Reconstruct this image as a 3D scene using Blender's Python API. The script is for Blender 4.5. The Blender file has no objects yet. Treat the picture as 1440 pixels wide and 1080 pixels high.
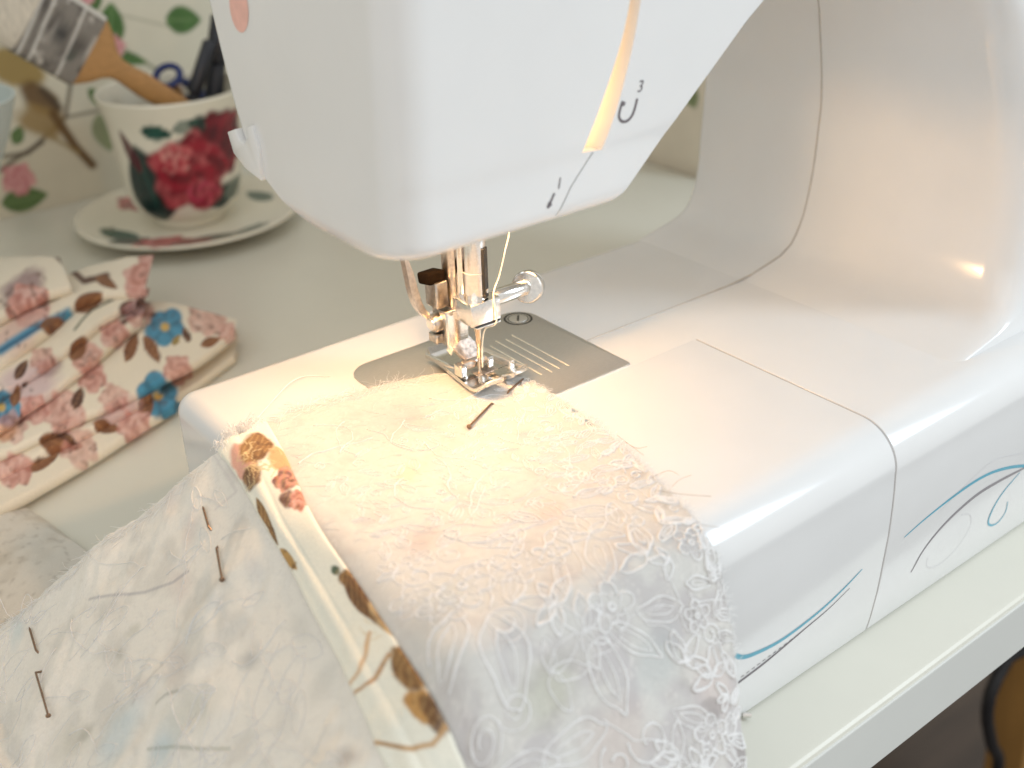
import bpy, bmesh, math, random
import numpy as np
from mathutils import Vector, Matrix
random.seed(7); RNG = np.random.default_rng(7)
S = 0.01                                   # everything below is written in centimetres
scene = bpy.context.scene
COL = scene.collection
R = math.radians

# ------------------------------------------------------------------ camera
CAM = np.array([-20.0482752, -28.2238322, 26.8075997])
RT = np.array([0.78734579, -0.61596875, -0.02586703])
UP = np.array([0.31230535, 0.36231793, 0.87817486])
FW = np.array([0.53155618, 0.69950569, -0.47763984])
FPX = 1607.96
cd = bpy.data.cameras.new('camera'); cam = bpy.data.objects.new('camera', cd); COL.objects.link(cam)
cd.sensor_width = 36; cd.lens = FPX / 1440 * 36
cd.clip_start = 0.01; cd.clip_end = 50
m = Matrix.Identity(4)
for i in range(3):
    m[i][0] = RT[i]; m[i][1] = UP[i]; m[i][2] = -FW[i]; m[i][3] = CAM[i] * S
cam.matrix_world = m
cd.dof.use_dof = True; cd.dof.focus_distance = 0.385; cd.dof.aperture_fstop = 8.0; cd.dof.aperture_blades = 7
scene.camera = cam

# ------------------------------------------------------------------ light
w = bpy.data.worlds.new('World'); scene.world = w; w.use_nodes = True
bg = w.node_tree.nodes['Background']
bg.inputs[0].default_value = (1.0, 0.975, 0.93, 1); bg.inputs[1].default_value = 0.72
scene.view_settings.view_transform = 'Standard'; scene.view_settings.look = 'None'
scene.view_settings.exposure = 0.14; scene.view_settings.gamma = 1.0
def area(name, loc, target, sx, sy, power, color):
    l = bpy.data.lights.new(name, 'AREA'); l.shape = 'RECTANGLE'; l.size = sx * S; l.size_y = sy * S
    l.energy = power; l.color = color
    o = bpy.data.objects.new(name, l); COL.objects.link(o)
    o.location = Vector(loc) * S
    o.rotation_euler = (Vector(target) - Vector(loc)).to_track_quat('-Z', 'Y').to_euler()
    return o
area('window_light', (86, -86, 76), (2, -2, 6), 26, 60, 8.5, (0.74, 0.88, 1.0))
area('wide_fill', (-105, -95, 105), (0, 5, 6), 150, 110, 3.4, (0.88, 0.95, 1.0))  # added soft fill from front left, no window of its own

# ------------------------------------------------------------------ helpers
def at(px, y=None, z=None, x=None):
    d = FW + RT * (px[0] - 720) / FPX - UP * (px[1] - 540) / FPX
    i, v = (2, z) if z is not None else ((1, y) if y is not None else (0, x))
    return CAM + d * ((v - CAM[i]) / d[i])
def thing(name, label, cat, base=(0, 0, 0), group=None):
    o = bpy.data.objects.new(name, None); COL.objects.link(o); o.location = Vector(base) * S
    o.empty_display_size = .01
    o['label'] = label; o['category'] = cat
    if group: o['group'] = group
    return o
def tag(o, label, cat, group=None):
    o['label'] = label; o['category'] = cat
    if group: o['group'] = group
    return o
def wloc(o):
    v = Vector(o.location)
    while o.parent: o = o.parent; v += o.location
    return v
def obj(name, V, F, mat, parent=None, smooth=40, base=None, col=None, label=None, kind=None):
    V = np.asarray(V, float) * S
    me = bpy.data.meshes.new(name)
    off = np.array(wloc(parent)) if parent else (np.array(base) * S if base is not None else np.zeros(3))
    me.from_pydata((V - off).tolist(), [], F); me.update()
    if smooth is not None:
        me.polygons.foreach_set('use_smooth', [True] * len(me.polygons))
        if smooth < 180: me.set_sharp_from_angle(angle=R(20 if len(F) < 118 else smooth))   # bevelled boxes keep flat faces
    if col is not None:
        a = me.color_attributes.new('print', 'FLOAT_COLOR', 'POINT')
        c = np.ones((len(V), 4)); c[:, :3] = col
        a.data.foreach_set('color', c.ravel())
    o = bpy.data.objects.new(name, me); COL.objects.link(o)
    if mat: me.materials.append(mat)
    if parent: o.parent = parent
    elif base is not None: o.location = Vector(base) * S
    if label: o['label'] = label
    if kind: o['kind'] = kind
    return o
class MB:
    def __init__(s): s.V = []; s.F = []
    def add(s, V, F):
        n = len(s.V); s.V += [tuple(v) for v in V]; s.F += [tuple(i + n for i in f) for f in F]; return s
def from_bm(bm):
    bm.verts.ensure_lookup_table(); bm.verts.index_update()
    V = [tuple(v.co) for v in bm.verts]; F = [[v.index for v in f.verts] for f in bm.faces]
    bm.free(); return V, F
def rbox(c, s, r=.05, seg=2, rot=None):
    bm = bmesh.new(); bmesh.ops.create_cube(bm, size=1)
    for v in bm.verts: v.co = Vector((v.co.x * s[0], v.co.y * s[1], v.co.z * s[2]))
    if r > 0: bmesh.ops.bevel(bm, geom=bm.edges[:], offset=r, segments=seg, profile=.5, affect='EDGES')
    M = rot.to_4x4() if rot is not None else Matrix.Identity(4)
    for v in bm.verts: v.co = M @ v.co + Vector(c)
    return from_bm(bm)
def prism(poly, origin, ux, uy, n, t, r=.03, seg=2):
    """2-D outline in the frame (ux,uy), extruded t along n, edges rounded"""
    bm = bmesh.new(); o = Vector(origin); ux = Vector(ux); uy = Vector(uy); n = Vector(n)
    vs = [bm.verts.new(o + ux * a + uy * b) for a, b in poly]
    f = bm.faces.new(vs)
    e = bmesh.ops.extrude_face_region(bm, geom=[f])
    for v in e['geom']:
        if isinstance(v, bmesh.types.BMVert): v.co += n * t
    bmesh.ops.recalc_face_normals(bm, faces=bm.faces[:])
    if r > 0: bmesh.ops.bevel(bm, geom=bm.edges[:], offset=r, segments=seg, profile=.5, affect='EDGES', clamp_overlap=True)
    return from_bm(bm)
def tube(P, r, n=8, cap=True, flat=None):
    P = [np.array(p, float) for p in P]; N = len(P)
    rs = r if hasattr(r, '__len__') else [r] * N
    V = []; F = []; prev = None
    for i in range(N):
        t = P[min(i + 1, N - 1)] - P[max(i - 1, 0)]; t /= (np.linalg.norm(t) + 1e-12)
        if prev is None:
            a = np.array([0, 0, 1.]) if abs(t[2]) < .9 else np.array([1., 0, 0])
            u = np.cross(t, a)
        else: u = prev - t * (prev @ t)
        u /= (np.linalg.norm(u) + 1e-12); prev = u; v = np.cross(t, u)
        for k in range(n):
            a = 2 * math.pi * k / n
            V.append(P[i] + rs[i] * (u * math.cos(a) + v * math.sin(a)))
    for i in range(N - 1):
        for k in range(n):
            F.append((i * n + k, i * n + (k + 1) % n, (i + 1) * n + (k + 1) % n, (i + 1) * n + k))
    if cap:
        F.append(tuple(reversed(range(n)))); F.append(tuple((N - 1) * n + k for k in range(n)))
    return V, F
def cyl(p0, p1, r, n=28, bev=.04, r1=None):
    p0 = np.array(p0, float); p1 = np.array(p1, float); L = np.linalg.norm(p1 - p0); d = (p1 - p0) / L
    r1 = r if r1 is None else r1; b = min(bev, L * .4)
    return tube([p0, p0 + d * 1e-4, p0 + d * b * .3, p0 + d * b, p1 - d * b, p1 - d * b * .3, p1 - d * 1e-4, p1],
                [max(r - b, .001), r - b, r - b * .3, r, r1, r1 - b * .3, r1 - b, max(r1 - b, .001)], n)
def lathe(prof, c, n=72):
    V = []; F = []
    for r, z in prof:
        for k in range(n):
            a = 2 * math.pi * k / n; V.append((c[0] + r * math.cos(a), c[1] + r * math.sin(a), c[2] + z))
    for i in range(len(prof) - 1):
        for k in range(n):
            F.append((i * n + k, i * n + (k + 1) % n, (i + 1) * n + (k + 1) % n, (i + 1) * n + k))
    return V, F
def grid(nu, nv, loopu=False):
    F = []
    for i in range(nu if loopu else nu - 1):
        for j in range(nv - 1):
            a = (i + 1) % nu
            F.append((i * nv + j, a * nv + j, a * nv + j + 1, i * nv + j + 1))
    return F
def crv(pts, n):
    """smooth curve through pts (Catmull-Rom), n samples"""
    P = np.array(pts, float); K = len(P)
    if K == 2: return P[0] + (P[1] - P[0]) * np.linspace(0, 1, n)[:, None]
    Q = np.vstack([2 * P[0] - P[1], P, 2 * P[-1] - P[-2]])
    d = np.r_[0, np.cumsum(np.linalg.norm(np.diff(P, axis=0), axis=1))]; d /= d[-1]
    out = []
    for t in np.linspace(0, 1, n):
        i = min(np.searchsorted(d, t, 'right') - 1, K - 2); u = (t - d[i]) / max(d[i + 1] - d[i], 1e-9)
        a, b, c, e = Q[i], Q[i + 1], Q[i + 2], Q[i + 3]
        out.append(.5 * (2 * b + (c - a) * u + (2 * a - 5 * b + 4 * c - e) * u * u + (3 * b - a - 3 * c + e) * u ** 3))
    return np.array(out)
def vnoise(x, y, seed=0):
    xi = np.floor(x).astype(int); yi = np.floor(y).astype(int); fx = x - xi; fy = y - yi
    fx = fx * fx * (3 - 2 * fx); fy = fy * fy * (3 - 2 * fy)
    def hsh(a, b):
        n = (a * 374761393 + b * 668265263 + seed * 974711) & 0x7fffffff
        n = ((n ^ (n >> 13)) * 1274126177) & 0x7fffffff
        return ((n ^ (n >> 16)) & 0xffff) / 65535.
    return (hsh(xi, yi) * (1 - fx) * (1 - fy) + hsh(xi + 1, yi) * fx * (1 - fy) + hsh(xi, yi + 1) * (1 - fx) * fy + hsh(xi + 1, yi + 1) * fx * fy)
def fbm(x, y, seed=0, o=3):
    s = 0; a = .5
    for k in range(o): s = s + a * vnoise(x * 2 ** k, y * 2 ** k, seed + k); a *= .5
    return s

# ---- flat print, painted motif by motif
def srgb(r, g, b):
    c = np.array([r, g, b]) / 255.; return np.where(c <= .04045, c / 12.92, ((c + .055) / 1.055) ** 2.4)
def blend(C, m, c): C += (np.asarray(c) - C) * np.clip(m, 0, 1)[:, None]
def sm(e, s): return np.clip(.5 - e / s, 0, 1)
def p_leaf(C, U, V, cx, cy, L, W, ang, col, vein=None, a=1., s=None):
    c, n = math.cos(ang), math.sin(ang); x = ((U - cx) * c + (V - cy) * n) / (L / 2); y = (-(U - cx) * n + (V - cy) * c) / (W / 2)
    wd = np.clip(1 - x * x, 0, 1) ** .8 * (1 - .25 * x) ; m = sm(np.abs(y) - wd, .18) * (np.abs(x) < 1)
    v = fbm(U * 6 / W * .5, V * 6 / W * .5, 3)
    cc = np.asarray(col)[None] * (.75 + .5 * v)[:, None]
    C += (cc - C) * (m * a)[:, None]
    if vein is not None:
        k = np.minimum(np.abs(y), np.abs(((x * 4 + np.abs(y) * 1.6) % 1) - .5) * 1.1 + .05)
        blend(C, sm(k - .07, .1) * m * .6 * a, vein)
def p_rose(C, U, V, cx, cy, r, c0, c1, c2, seed=0, a=1.):
    dx = (U - cx) / r; dy = (V - cy) / r; q = np.hypot(dx, dy); t = np.arctan2(dy, dx)
    edge = 1 + .10 * np.sin(5 * t + seed) + .06 * np.sin(9 * t + 2 * seed)
    m = sm(q - edge, .14)
    f = .5 + .5 * np.sin(t * 3 + q * 9 + 2.5 * fbm(dx * 2.2 + seed, dy * 2.2, seed + 5))
    g = fbm(dx * 3 + 9 + seed, dy * 3, seed + 2)
    cc = np.asarray(c0)[None] * (1 - f)[:, None] + np.asarray(c1)[None] * f[:, None]
    k = np.clip((g - .42) * 4, 0, 1)[:, None]; cc = cc * (1 - k * .7) + np.asarray(c2)[None] * k * .7
    C += (cc - C) * (m * a)[:, None]
def p_flower(C, U, V, cx, cy, r, col, cen, rot=0., n=5, a=1.):
    dx = (U - cx) / r; dy = (V - cy) / r; q = np.hypot(dx, dy); t = np.arctan2(dy, dx) + rot
    e = .8 + .2 * np.abs(np.cos(n * t / 2)) + .1 * np.sin(2 * t + cx); m = sm(q - e, .12)
    cc = np.asarray(col)[None] * (.7 + .6 * fbm(dx * 4 + cx, dy * 4 + cy, 4))[:, None]
    cc = cc * (1 - .35 * (np.abs(np.sin(n * t / 2)) ** 8)[:, None])
    C += (cc - C) * (m * a)[:, None]
    blend(C, sm(q - .22, .15) * a, cen)
def p_line(C, U, V, pts, wd, col, a=1.):
    d = np.full(len(U), 1e9)
    for (x0, y0), (x1, y1) in zip(pts[:-1], pts[1:]):
        vx, vy = x1 - x0, y1 - y0; t = np.clip(((U - x0) * vx + (V - y0) * vy) / (vx * vx + vy * vy + 1e-9), 0, 1)
        d = np.minimum(d, np.hypot(U - x0 - t * vx, V - y0 - t * vy))
    blend(C, sm(d - wd / 2, wd * .5) * a, col)
def p_blob(C, U, V, cx, cy, rx, ry, ang, col, a=1., soft=.5, seed=0):
    c, n = math.cos(ang), math.sin(ang); x = ((U - cx) * c + (V - cy) * n) / rx; y = (-(U - cx) * n + (V - cy) * c) / ry
    q = np.hypot(x, y) + .5 * (fbm(x * 1.7 + seed, y * 1.7, seed) - .45)
    blend(C, sm(q - .8, soft) * a, col)

# ------------------------------------------------------------------ materials
def mat(name, color=(.8, .8, .8), rough=.4, metal=0., coat=0., noise=None, bump=None, attr=False, emit=None, trans=0., ior=1.5, sheen=0.):
    """noise=(scale, amount): value mottling; bump=(scale, strength)"""
    M = bpy.data.materials.new(name); M.use_nodes = True; nt = M.node_tree; N = nt.nodes; L = nt.links
    b = N['Principled BSDF']; b.inputs['Roughness'].default_value = rough; b.inputs['Metallic'].default_value = metal
    b.inputs['Coat Weight'].default_value = coat; b.inputs['Coat Roughness'].default_value = .08
    b.inputs['IOR'].default_value = ior; b.inputs['Sheen Weight'].default_value = sheen
    tc = N.new('ShaderNodeTexCoord'); src = None
    if attr:
        a = N.new('ShaderNodeAttribute'); a.attribute_name = 'print'; src = a.outputs['Color']
    else:
        c = N.new('ShaderNodeRGB'); c.outputs[0].default_value = (*color, 1); src = c.outputs[0]
    if noise:
        t = N.new('ShaderNodeTexNoise'); t.inputs['Scale'].default_value = noise[0]; t.inputs['Detail'].default_value = 5
        if len(noise) > 2:
            mp = N.new('ShaderNodeMapping'); mp.inputs['Scale'].default_value = noise[2]; L.new(tc.outputs['Object'], mp.inputs[0]); L.new(mp.outputs[0], t.inputs['Vector'])
        else: L.new(tc.outputs['Object'], t.inputs['Vector'])
        mr = N.new('ShaderNodeMapRange'); mr.inputs['From Min'].default_value = .3; mr.inputs['From Max'].default_value = .7
        mr.inputs['To Min'].default_value = 1 - noise[1]; mr.inputs['To Max'].default_value = 1 + noise[1] * .4
        L.new(t.outputs['Fac'], mr.inputs['Value'])
        mx = N.new('ShaderNodeVectorMath'); mx.operation = 'SCALE'; L.new(src, mx.inputs[0]); L.new(mr.outputs[0], mx.inputs['Scale']); src = mx.outputs[0]
    L.new(src, b.inputs['Base Color'])
    if bump:
        t = N.new('ShaderNodeTexNoise'); t.inputs['Scale'].default_value = bump[0]; t.inputs['Detail'].default_value = 4
        if len(bump) > 2:
            mp = N.new('ShaderNodeMapping'); mp.inputs['Scale'].default_value = bump[2]; L.new(tc.outputs['Object'], mp.inputs[0]); L.new(mp.outputs[0], t.inputs['Vector'])
        else: L.new(tc.outputs['Object'], t.inputs['Vector'])
        bp = N.new('ShaderNodeBump'); bp.inputs['Strength'].default_value = bump[1]; bp.inputs['Distance'].default_value = .0006
        L.new(t.outputs['Fac'], bp.inputs['Height']); L.new(bp.outputs[0], b.inputs['Normal'])
    if emit:
        b.inputs['Emission Color'].default_value = (*emit[0], 1); b.inputs['Emission Strength'].default_value = emit[1]
    if trans:
        out = N['Material Output']; tr = N.new('ShaderNodeBsdfTranslucent'); mxs = N.new('ShaderNodeMixShader'); mxs.inputs[0].default_value = trans
        L.new(src, tr.inputs['Color']); L.new(b.outputs[0], mxs.inputs[1]); L.new(tr.outputs[0], mxs.inputs[2]); L.new(mxs.outputs[0], out.inputs['Surface'])
    return M
WHITE = mat('white_plastic', (.73, .73, .725), .14, coat=.0, noise=(40, .02), bump=(90, .03))
WHITE2 = mat('white_plastic_inner', (.74, .73, .71), .5, noise=(60, .03))
SEAM = mat('seam_gap', (.44, .42, .41), .7, noise=(200, .1))
SEAM2 = mat('seam_fine', (.52, .49, .45), .6, noise=(200, .1))
CHROME = mat('chrome', (.83, .81, .78), .13, 1., noise=(900, .10), bump=(1500, .06))
STEEL = mat('worn_steel', (.62, .58, .54), .28, 1., noise=(700, .22), bump=(1200, .12))
DUSTY = mat('dusty_steel', (.62, .55, .50), .42, .85, noise=(600, .45), bump=(1300, .3))
RIMM = mat('polished_edge', (.92, .86, .78), .35, .9, noise=(700, .08))
PLATE = mat('brushed_plate', (.62, .60, .56), .36, .8, noise=(500, .08, (1, 12, 1)), bump=(900, .05, (1, 14, 1)))
BLACKM = mat('black_metal', (.012, .011, .010), .35, .0, noise=(500, .4))
RUSTY = mat('dusty_black', (.006, .0035, .002), .95, .0, ior=1.15, noise=(900, .5), bump=(1600, .3))
GOLD = mat('engraved_line', (.92, .84, .66), .4, .0, noise=(800, .2))
NEEDLE = mat('needle_steel', (.74, .60, .46), .16, 1., noise=(900, .1))
PIN = mat('pin_metal', (.25, .17, .12), .35, .7, noise=(900, .2))
THREAD = mat('cotton_thread', (.90, .84, .70), .8, noise=(3000, .2))
TABLE = mat('table_laminate', (.68, .67, .59), .32, noise=(30, .025), bump=(260, .03))
TABLE_E = mat('table_edge', (.66, .67, .64), .3, noise=(30, .02))
INKG = mat('grey_ink', (.16, .14, .15), .4, noise=(900, .1)); INKB = mat('blue_ink', (.12, .40, .52), .35, noise=(900, .1))
INKS = mat('soft_grey_ink', (.27, .25, .265), .4, noise=(900, .1)); INKL = mat('pale_ink', (.66, .65, .67), .4, noise=(900, .1)); SALMON = mat('salmon_flat', (.80, .46, .39), .4, noise=(300, .1))
WALLP = mat('wallpaper', attr=True, rough=.8, noise=(60, .04), bump=(500, .05))
CHINA = mat('printed_china', attr=True, rough=.25, coat=.0, noise=(60, .03))
FLORAL = mat('floral_cotton', attr=True, rough=.85, noise=(1500, .07), bump=(2500, .25), sheen=.1)
LACE = mat('white_lace_cloth', attr=True, rough=.9, noise=(1100, .06, (1, 2.4, 1)), bump=(700, .10, (1, 2.2, 1)), trans=.18, sheen=.1)
CORD = mat('lace_cord', (.93, .92, .91), .85, noise=(2500, .12), bump=(4000, .4), trans=.15)
FUZZ = mat('frayed_fibre', (.97, .96, .94), .9, noise=(2000, .03), trans=.1)
HAIR = mat('dark_fibre', (.46, .38, .31), .7, noise=(2000, .1))
WOODB = mat('brush_wood', (.44, .235, .085), .5, noise=(160, .18, (1, 1, 4)))
FERR = mat('brush_band_paper', attr=True, rough=.6, noise=(300, .06))
BRIST = mat('brush_bristle', (.62, .56, .46), .8, noise=(1500, .3, (1, 1, .1)))
BLUEP = mat('blue_handle', (.008, .022, .12), .3, noise=(100, .1)); NAVY = mat('dark_barrel', (.012, .014, .022), .35, noise=(100, .2))
TEAL = mat('pale_teal_glaze', (.47, .53, .51), .4, noise=(80, .05))
FLOORM = mat('dark_floor', (.06, .040, .026), .5, noise=(6, .35, (1, 6, 1)), bump=(30, .1))
STOOL = mat('golden_wood', (.36, .19, .055), .45, noise=(40, .3, (1, 1, .15)))
CABLE = mat('black_rubber', (.01, .01, .012), .5, noise=(200, .1))
LAMPDISC = mat('added_lamp_disc', (.9, .88, .84), .5, noise=(100, .03), trans=.8)
BULB = mat('lamp_bulb', (1, .9, .75), .4, emit=((1.0, .66, .33), 9.), noise=(100, .02))
GLOW = mat('slot_glow_tube', (1, .9, .75), .4, emit=((1.0, .56, .20), 4.2), noise=(100, .02))

H = 8.09                                   # top of the machine's bed above the table
# ------------------------------------------------------------------ setting
def wallprint(V):
    U = V[:, 0]; Z = V[:, 2]; C = np.tile(srgb(205, 199, 180), (len(V), 1)).astype(float)
    P = lambda x, y: (lambda q: (q[0], q[2]))(at((x, y), y=53))
    g1, g2, g3 = srgb(70, 104, 52), srgb(88, 112, 66), srgb(120, 132, 92); gv = srgb(120, 145, 95)
    br, dk, ye = srgb(100, 74, 40), srgb(70, 58, 44), srgb(150, 126, 70); pk, pk2, pk3 = srgb(205, 150, 150), srgb(190, 120, 125), srgb(225, 180, 175)
    for ox in (0, 24.5):
        def q(x, y): a = P(x, y); return a[0] + ox, a[1]
        ln = lambda pts, wd, c, a=1.: p_line(C, U, Z, [q(*p) for p in pts], wd, c, a)
        lf = lambda x, y, L, W, an, c=g1, a=1.: p_leaf(C, U, Z, *q(x, y), L, W, R(an), c, gv, a)
        ln([(100, 115), (92, 165), (40, 215), (5, 220)], .28, dk, .8); ln([(92, 165), (165, 150)], .22, dk, .7); ln([(60, 200), (20, 225), (0, 240)], .3, dk, .8)
        ln([(160, 60), (215, 95), (250, 110)], .2, srgb(90, 100, 70), .8); ln([(165, 20), (250, 40)], .14, srgb(110, 110, 80), .5)
        lf(156, 35, 3.0, 1.9, 78); lf(258, 28, 2.7, 1.9, -8); lf(186, 83, 2.3, .8, -22); lf(138, 140, 2.0, .8, -60); lf(147, 187, 2.8, 1.6, -82, g3, .8)
        lf(130, 3, 1.8, 1.2, 30); lf(35, 280, 3.2, 1.7, 0, g2); lf(25, 190, 1.4, .9, 60, g2); lf(15, 30, 1.8, 1.2, 20, g2)
        p_rose(C, U, Z, *q(161, 66), .75, pk2, pk, pk3, 1); p_rose(C, U, Z, *q(112, -2), .9, pk2, pk, pk3, 2); p_rose(C, U, Z, *q(26, 252), 1.1, pk2, pk, pk3, 3)
        # a small brown bird on the twig
        p_blob(C, U, Z, *q(25, 95), 2.2, 1.5, R(-30), ye, .95, .3, 1); p_blob(C, U, Z, *q(60, 140), 1.9, 1.05, R(-48), br, .95, .35, 2)
        p_blob(C, U, Z, *q(58, 170), 1.9, 1.3, R(-30), srgb(146, 120, 72), .9, .4, 3); ln([(75, 160), (105, 205), (130, 232)], .62, br); ln([(60, 128), (82, 150)], .5, dk, .8)
        ln([(60, 185), (110, 215)], .3, srgb(150, 130, 90), .8)
    return C
xs = np.unique(np.r_[np.linspace(-90, -14, 12), np.linspace(-14, 46, 430)]); zs = np.unique(np.r_[np.linspace(-75, 0, 6), np.linspace(0, 20, 170), np.linspace(20, 90, 12)])
GX, GZ = np.meshgrid(xs, zs, indexing='ij'); WV = np.stack([GX.ravel(), np.full(GX.size, 53.), GZ.ravel()], 1)
o = obj('wall', WV, grid(len(xs), len(zs)), WALLP, None, 180, col=wallprint(WV)); o['kind'] = 'structure'
ys = np.linspace(25, 53, 150); zs = np.unique(np.r_[-75, np.linspace(0, 24, 120), 60.]); GY, GZ = np.meshgrid(ys, zs, indexing='ij')
SV = np.stack([np.full(GY.size, 39.5), GY.ravel(), GZ.ravel()], 1); SC = np.tile(srgb(214, 206, 190), (len(SV), 1)).astype(float)
q_ = at((978, 130), x=39.5); p_leaf(SC, SV[:, 1], SV[:, 2], q_[1] + .6, q_[2], 2.6, 1.5, R(60), srgb(124, 138, 100), srgb(140, 150, 110)); p_leaf(SC, SV[:, 1], SV[:, 2], 46, 9, 4, 2.4, R(20), srgb(104, 122, 80)); p_rose(SC, SV[:, 1], SV[:, 2], 42, 12, 1.4, srgb(190, 120, 125), srgb(205, 150, 150), srgb(225, 180, 175), 4)
o = obj('side_wall', SV, grid(len(ys), len(zs)), WALLP, None, 180, col=SC); o['kind'] = 'structure'
V, F = rbox((60, 60, -76), (420, 360, 2), .1); o = obj('floor', V, F, FLOORM); o['kind'] = 'structure'

tb = thing('worktop', 'white painted worktop that the sewing machine and the china stand on', 'table', (0, 20, -3.1))
V, F = rbox((-15.3, 19.7, -1.55), (109, 66.52, 3.1), .22, 3); obj('tabletop', V, F, TABLE, tb)
V, F = rbox((-15.3, -13.57, -1.56), (108.4, .12, 2.6), .05, 2); obj('edge_band', V, F, TABLE_E, tb)

st = thing('wooden_stool', 'golden brown wooden stool standing in shade below the worktop', 'stool', at((1420, 1000), y=0) * [1, 1, 0] + [0, 0, -75])
a = at((1452, 905), y=0); b = at((1416, 1120), y=0); d = (b - a); d /= np.linalg.norm(d)
leg_top = a - d * 8; leg_bot = a + d * ((-75 - a[2]) / d[2])
def bar(p0, p1, wx, wy, r=.3):
    p0 = Vector(p0); p1 = Vector(p1); dd = p1 - p0
    return rbox((p0 + p1) / 2, (wx, wy, dd.length), r, 2, dd.to_track_quat('Z', 'Y').to_matrix())
obj('leg', *bar(leg_top, leg_bot, 3.2, 3.2), STOOL, st)
obj('leg', *bar(leg_top + [16, 3, 0], leg_bot + [22, 6, 0], 3.2, 3.2), STOOL, st)
obj('leg', *bar(leg_top + [4, 18, 0], leg_bot + [4, 26, 0], 3.2, 3.2), STOOL, st)
obj('leg', *bar(leg_top + [20, 20, 0], leg_bot + [26, 30, 0], 3.2, 3.2), STOOL, st)
obj('seat', *rbox(leg_top + [10, 10, 1.6], (30, 30, 3), .8, 3), STOOL, st)
cp = [at(p, y=-1) for p in [(1445, 880), (1418, 925), (1396, 965), (1388, 1005), (1394, 1045), (1402, 1100)]]
cp = [*cp, cp[-1] + [1, 0, -20], np.array([cp[-1][0] + 4, 1, -74.6]), np.array([cp[-1][0] + 30, 5, -74.6])]
cp = [np.array([cp[0][0] + 4, 10, cp[0][2] + 5]), *cp]
V, F = tube(crv(cp, 60), .45, 10); tag(obj('power_cord', V, F, CABLE, base=cp[-2]), 'thin black cord hanging in a loop below the worktop edge', 'cord')

# ------------------------------------------------------------------ sewing machine
sm_ = thing('sewing_machine', 'glossy white sewing machine with blue and grey swirl lines on its base', 'sewing machine', (0, 0, 0))
# front face of the base: y at height z
FZ = np.array([0, .25, 2., 4.4, 5.8, 6.6]); FY = np.array([-11.12, -11.2, -11.36, -11.44, -11.40, -11.33])
def fy(z): return np.interp(z, FZ, FY)
def bedprofile(full=True, y1=6.56):
    P = [(y, z) for z, y in zip(np.linspace(.12, 6.6, 12), fy(np.linspace(.12, 6.6, 12)))]
    c = (-9.85, 6.58)
    for a in np.linspace(6, 90, 12): P.append((c[0] - 1.49 * math.cos(R(a)), c[1] + 1.51 * math.sin(R(a))))
    return P
def extr(P, xs_, left_r=0., right_r=0., inset=0.):
    """outline P (y,z; ccw seen from -x) swept along x, ends rounded by shrinking the outline"""
    P = np.array(P, float); n = len(P)
    t = np.roll(P, -1, 0) - np.roll(P, 1, 0); t /= np.linalg.norm(t, axis=1)[:, None] + 1e-9
    nm = np.stack([-t[:, 1], t[:, 0]], 1)
    A = .5 * np.sum(P[:, 0] * np.roll(P[:, 1], -1) - np.roll(P[:, 0], -1) * P[:, 1])
    nm *= 1 if A > 0 else -1                # inward
    for i in range(n):                      # faces that meet another shell keep their plane
        if abs(P[i, 0] + 2.485) < .03: nm[i] = (0, -1 if P[i, 1] > H - .02 else 0)
    st_ = []
    if left_r:
        for a in np.linspace(0, 90, 9): st_.append((xs_[0] + left_r * (1 - math.sin(R(a))), left_r * (1 - math.cos(R(a)))))
        st_ = st_[::-1]; st_.sort()
    else: st_.append((xs_[0], 0))
    for x in xs_[1:-1]: st_.append((x, 0))
    if right_r:
        for a in np.linspace(0, 90, 5): st_.append((xs_[1] - right_r * (1 - math.sin(R(a))), right_r * (1 - math.cos(R(a)))))
    else: st_.append((xs_[-1], 0))
    st_.sort(); V = []; F = []
    for x, off in st_:
        Q = P + nm * (off + inset)
        for y, z in Q: V.append((x, y, z))
    k = len(st_)
    for i in range(k - 1):
        for j in range(n): F.append((i * n + j, i * n + (j + 1) % n, (i + 1) * n + (j + 1) % n, (i + 1) * n + j))
    F.append(tuple(range(n))[::-1]); F.append(tuple((k - 1) * n + j for j in range(n)))
    return V, F
def arc(cy, cz, r, a0, a1, n=8): return [(cy + r * math.cos(R(a)), cz + r * math.sin(R(a))) for a in np.linspace(a0, a1, n)]
front = bedprofile()
tray = front + [(-2.5, H), (-2.5, .12)]
V, F = extr(tray, (-8.5, 7.975), .7, .03); obj('accessory_box', V, F, WHITE, sm_, 30)
farm = [(-2.497, .12), (-2.497, H), (0, H)] + arc(6.56 - .8, H - .8, .8, 90, 0, 10) + [(6.56, .12)]
V, F = extr(farm, (-8.5, 37), .7, 0); obj('free_arm', V, F, WHITE, sm_, 30)
V, F = extr(tray, (7.85, 8.2), 0, 0, inset=.035); obj('seam_filler', V, F, SEAM, sm_)
full = front + [(-2.497, H), (-2.497, .12)]
V, F = extr(full, (8.055, 37), .03, 1.); obj('base', V, F, WHITE, sm_, 30)
for x, y in ((-7, -9.5), (-7, 5), (30, -9.5), (30, 5)): obj('rubber_foot', *cyl((x, y, 0), (x, y, .2), .6, 20, .03), CABLE, sm_)
V, F = rbox((8.0, 2.05, 4), (.2, 8.9, 7.9), .02); 
V, F = cyl(at((1056, 1006), z=.16) + [-.25, .15, .06], at((1056, 1006), z=.16), .09, 14, .03); obj('tiny_stud', V, F, CHROME, sm_)
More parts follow.
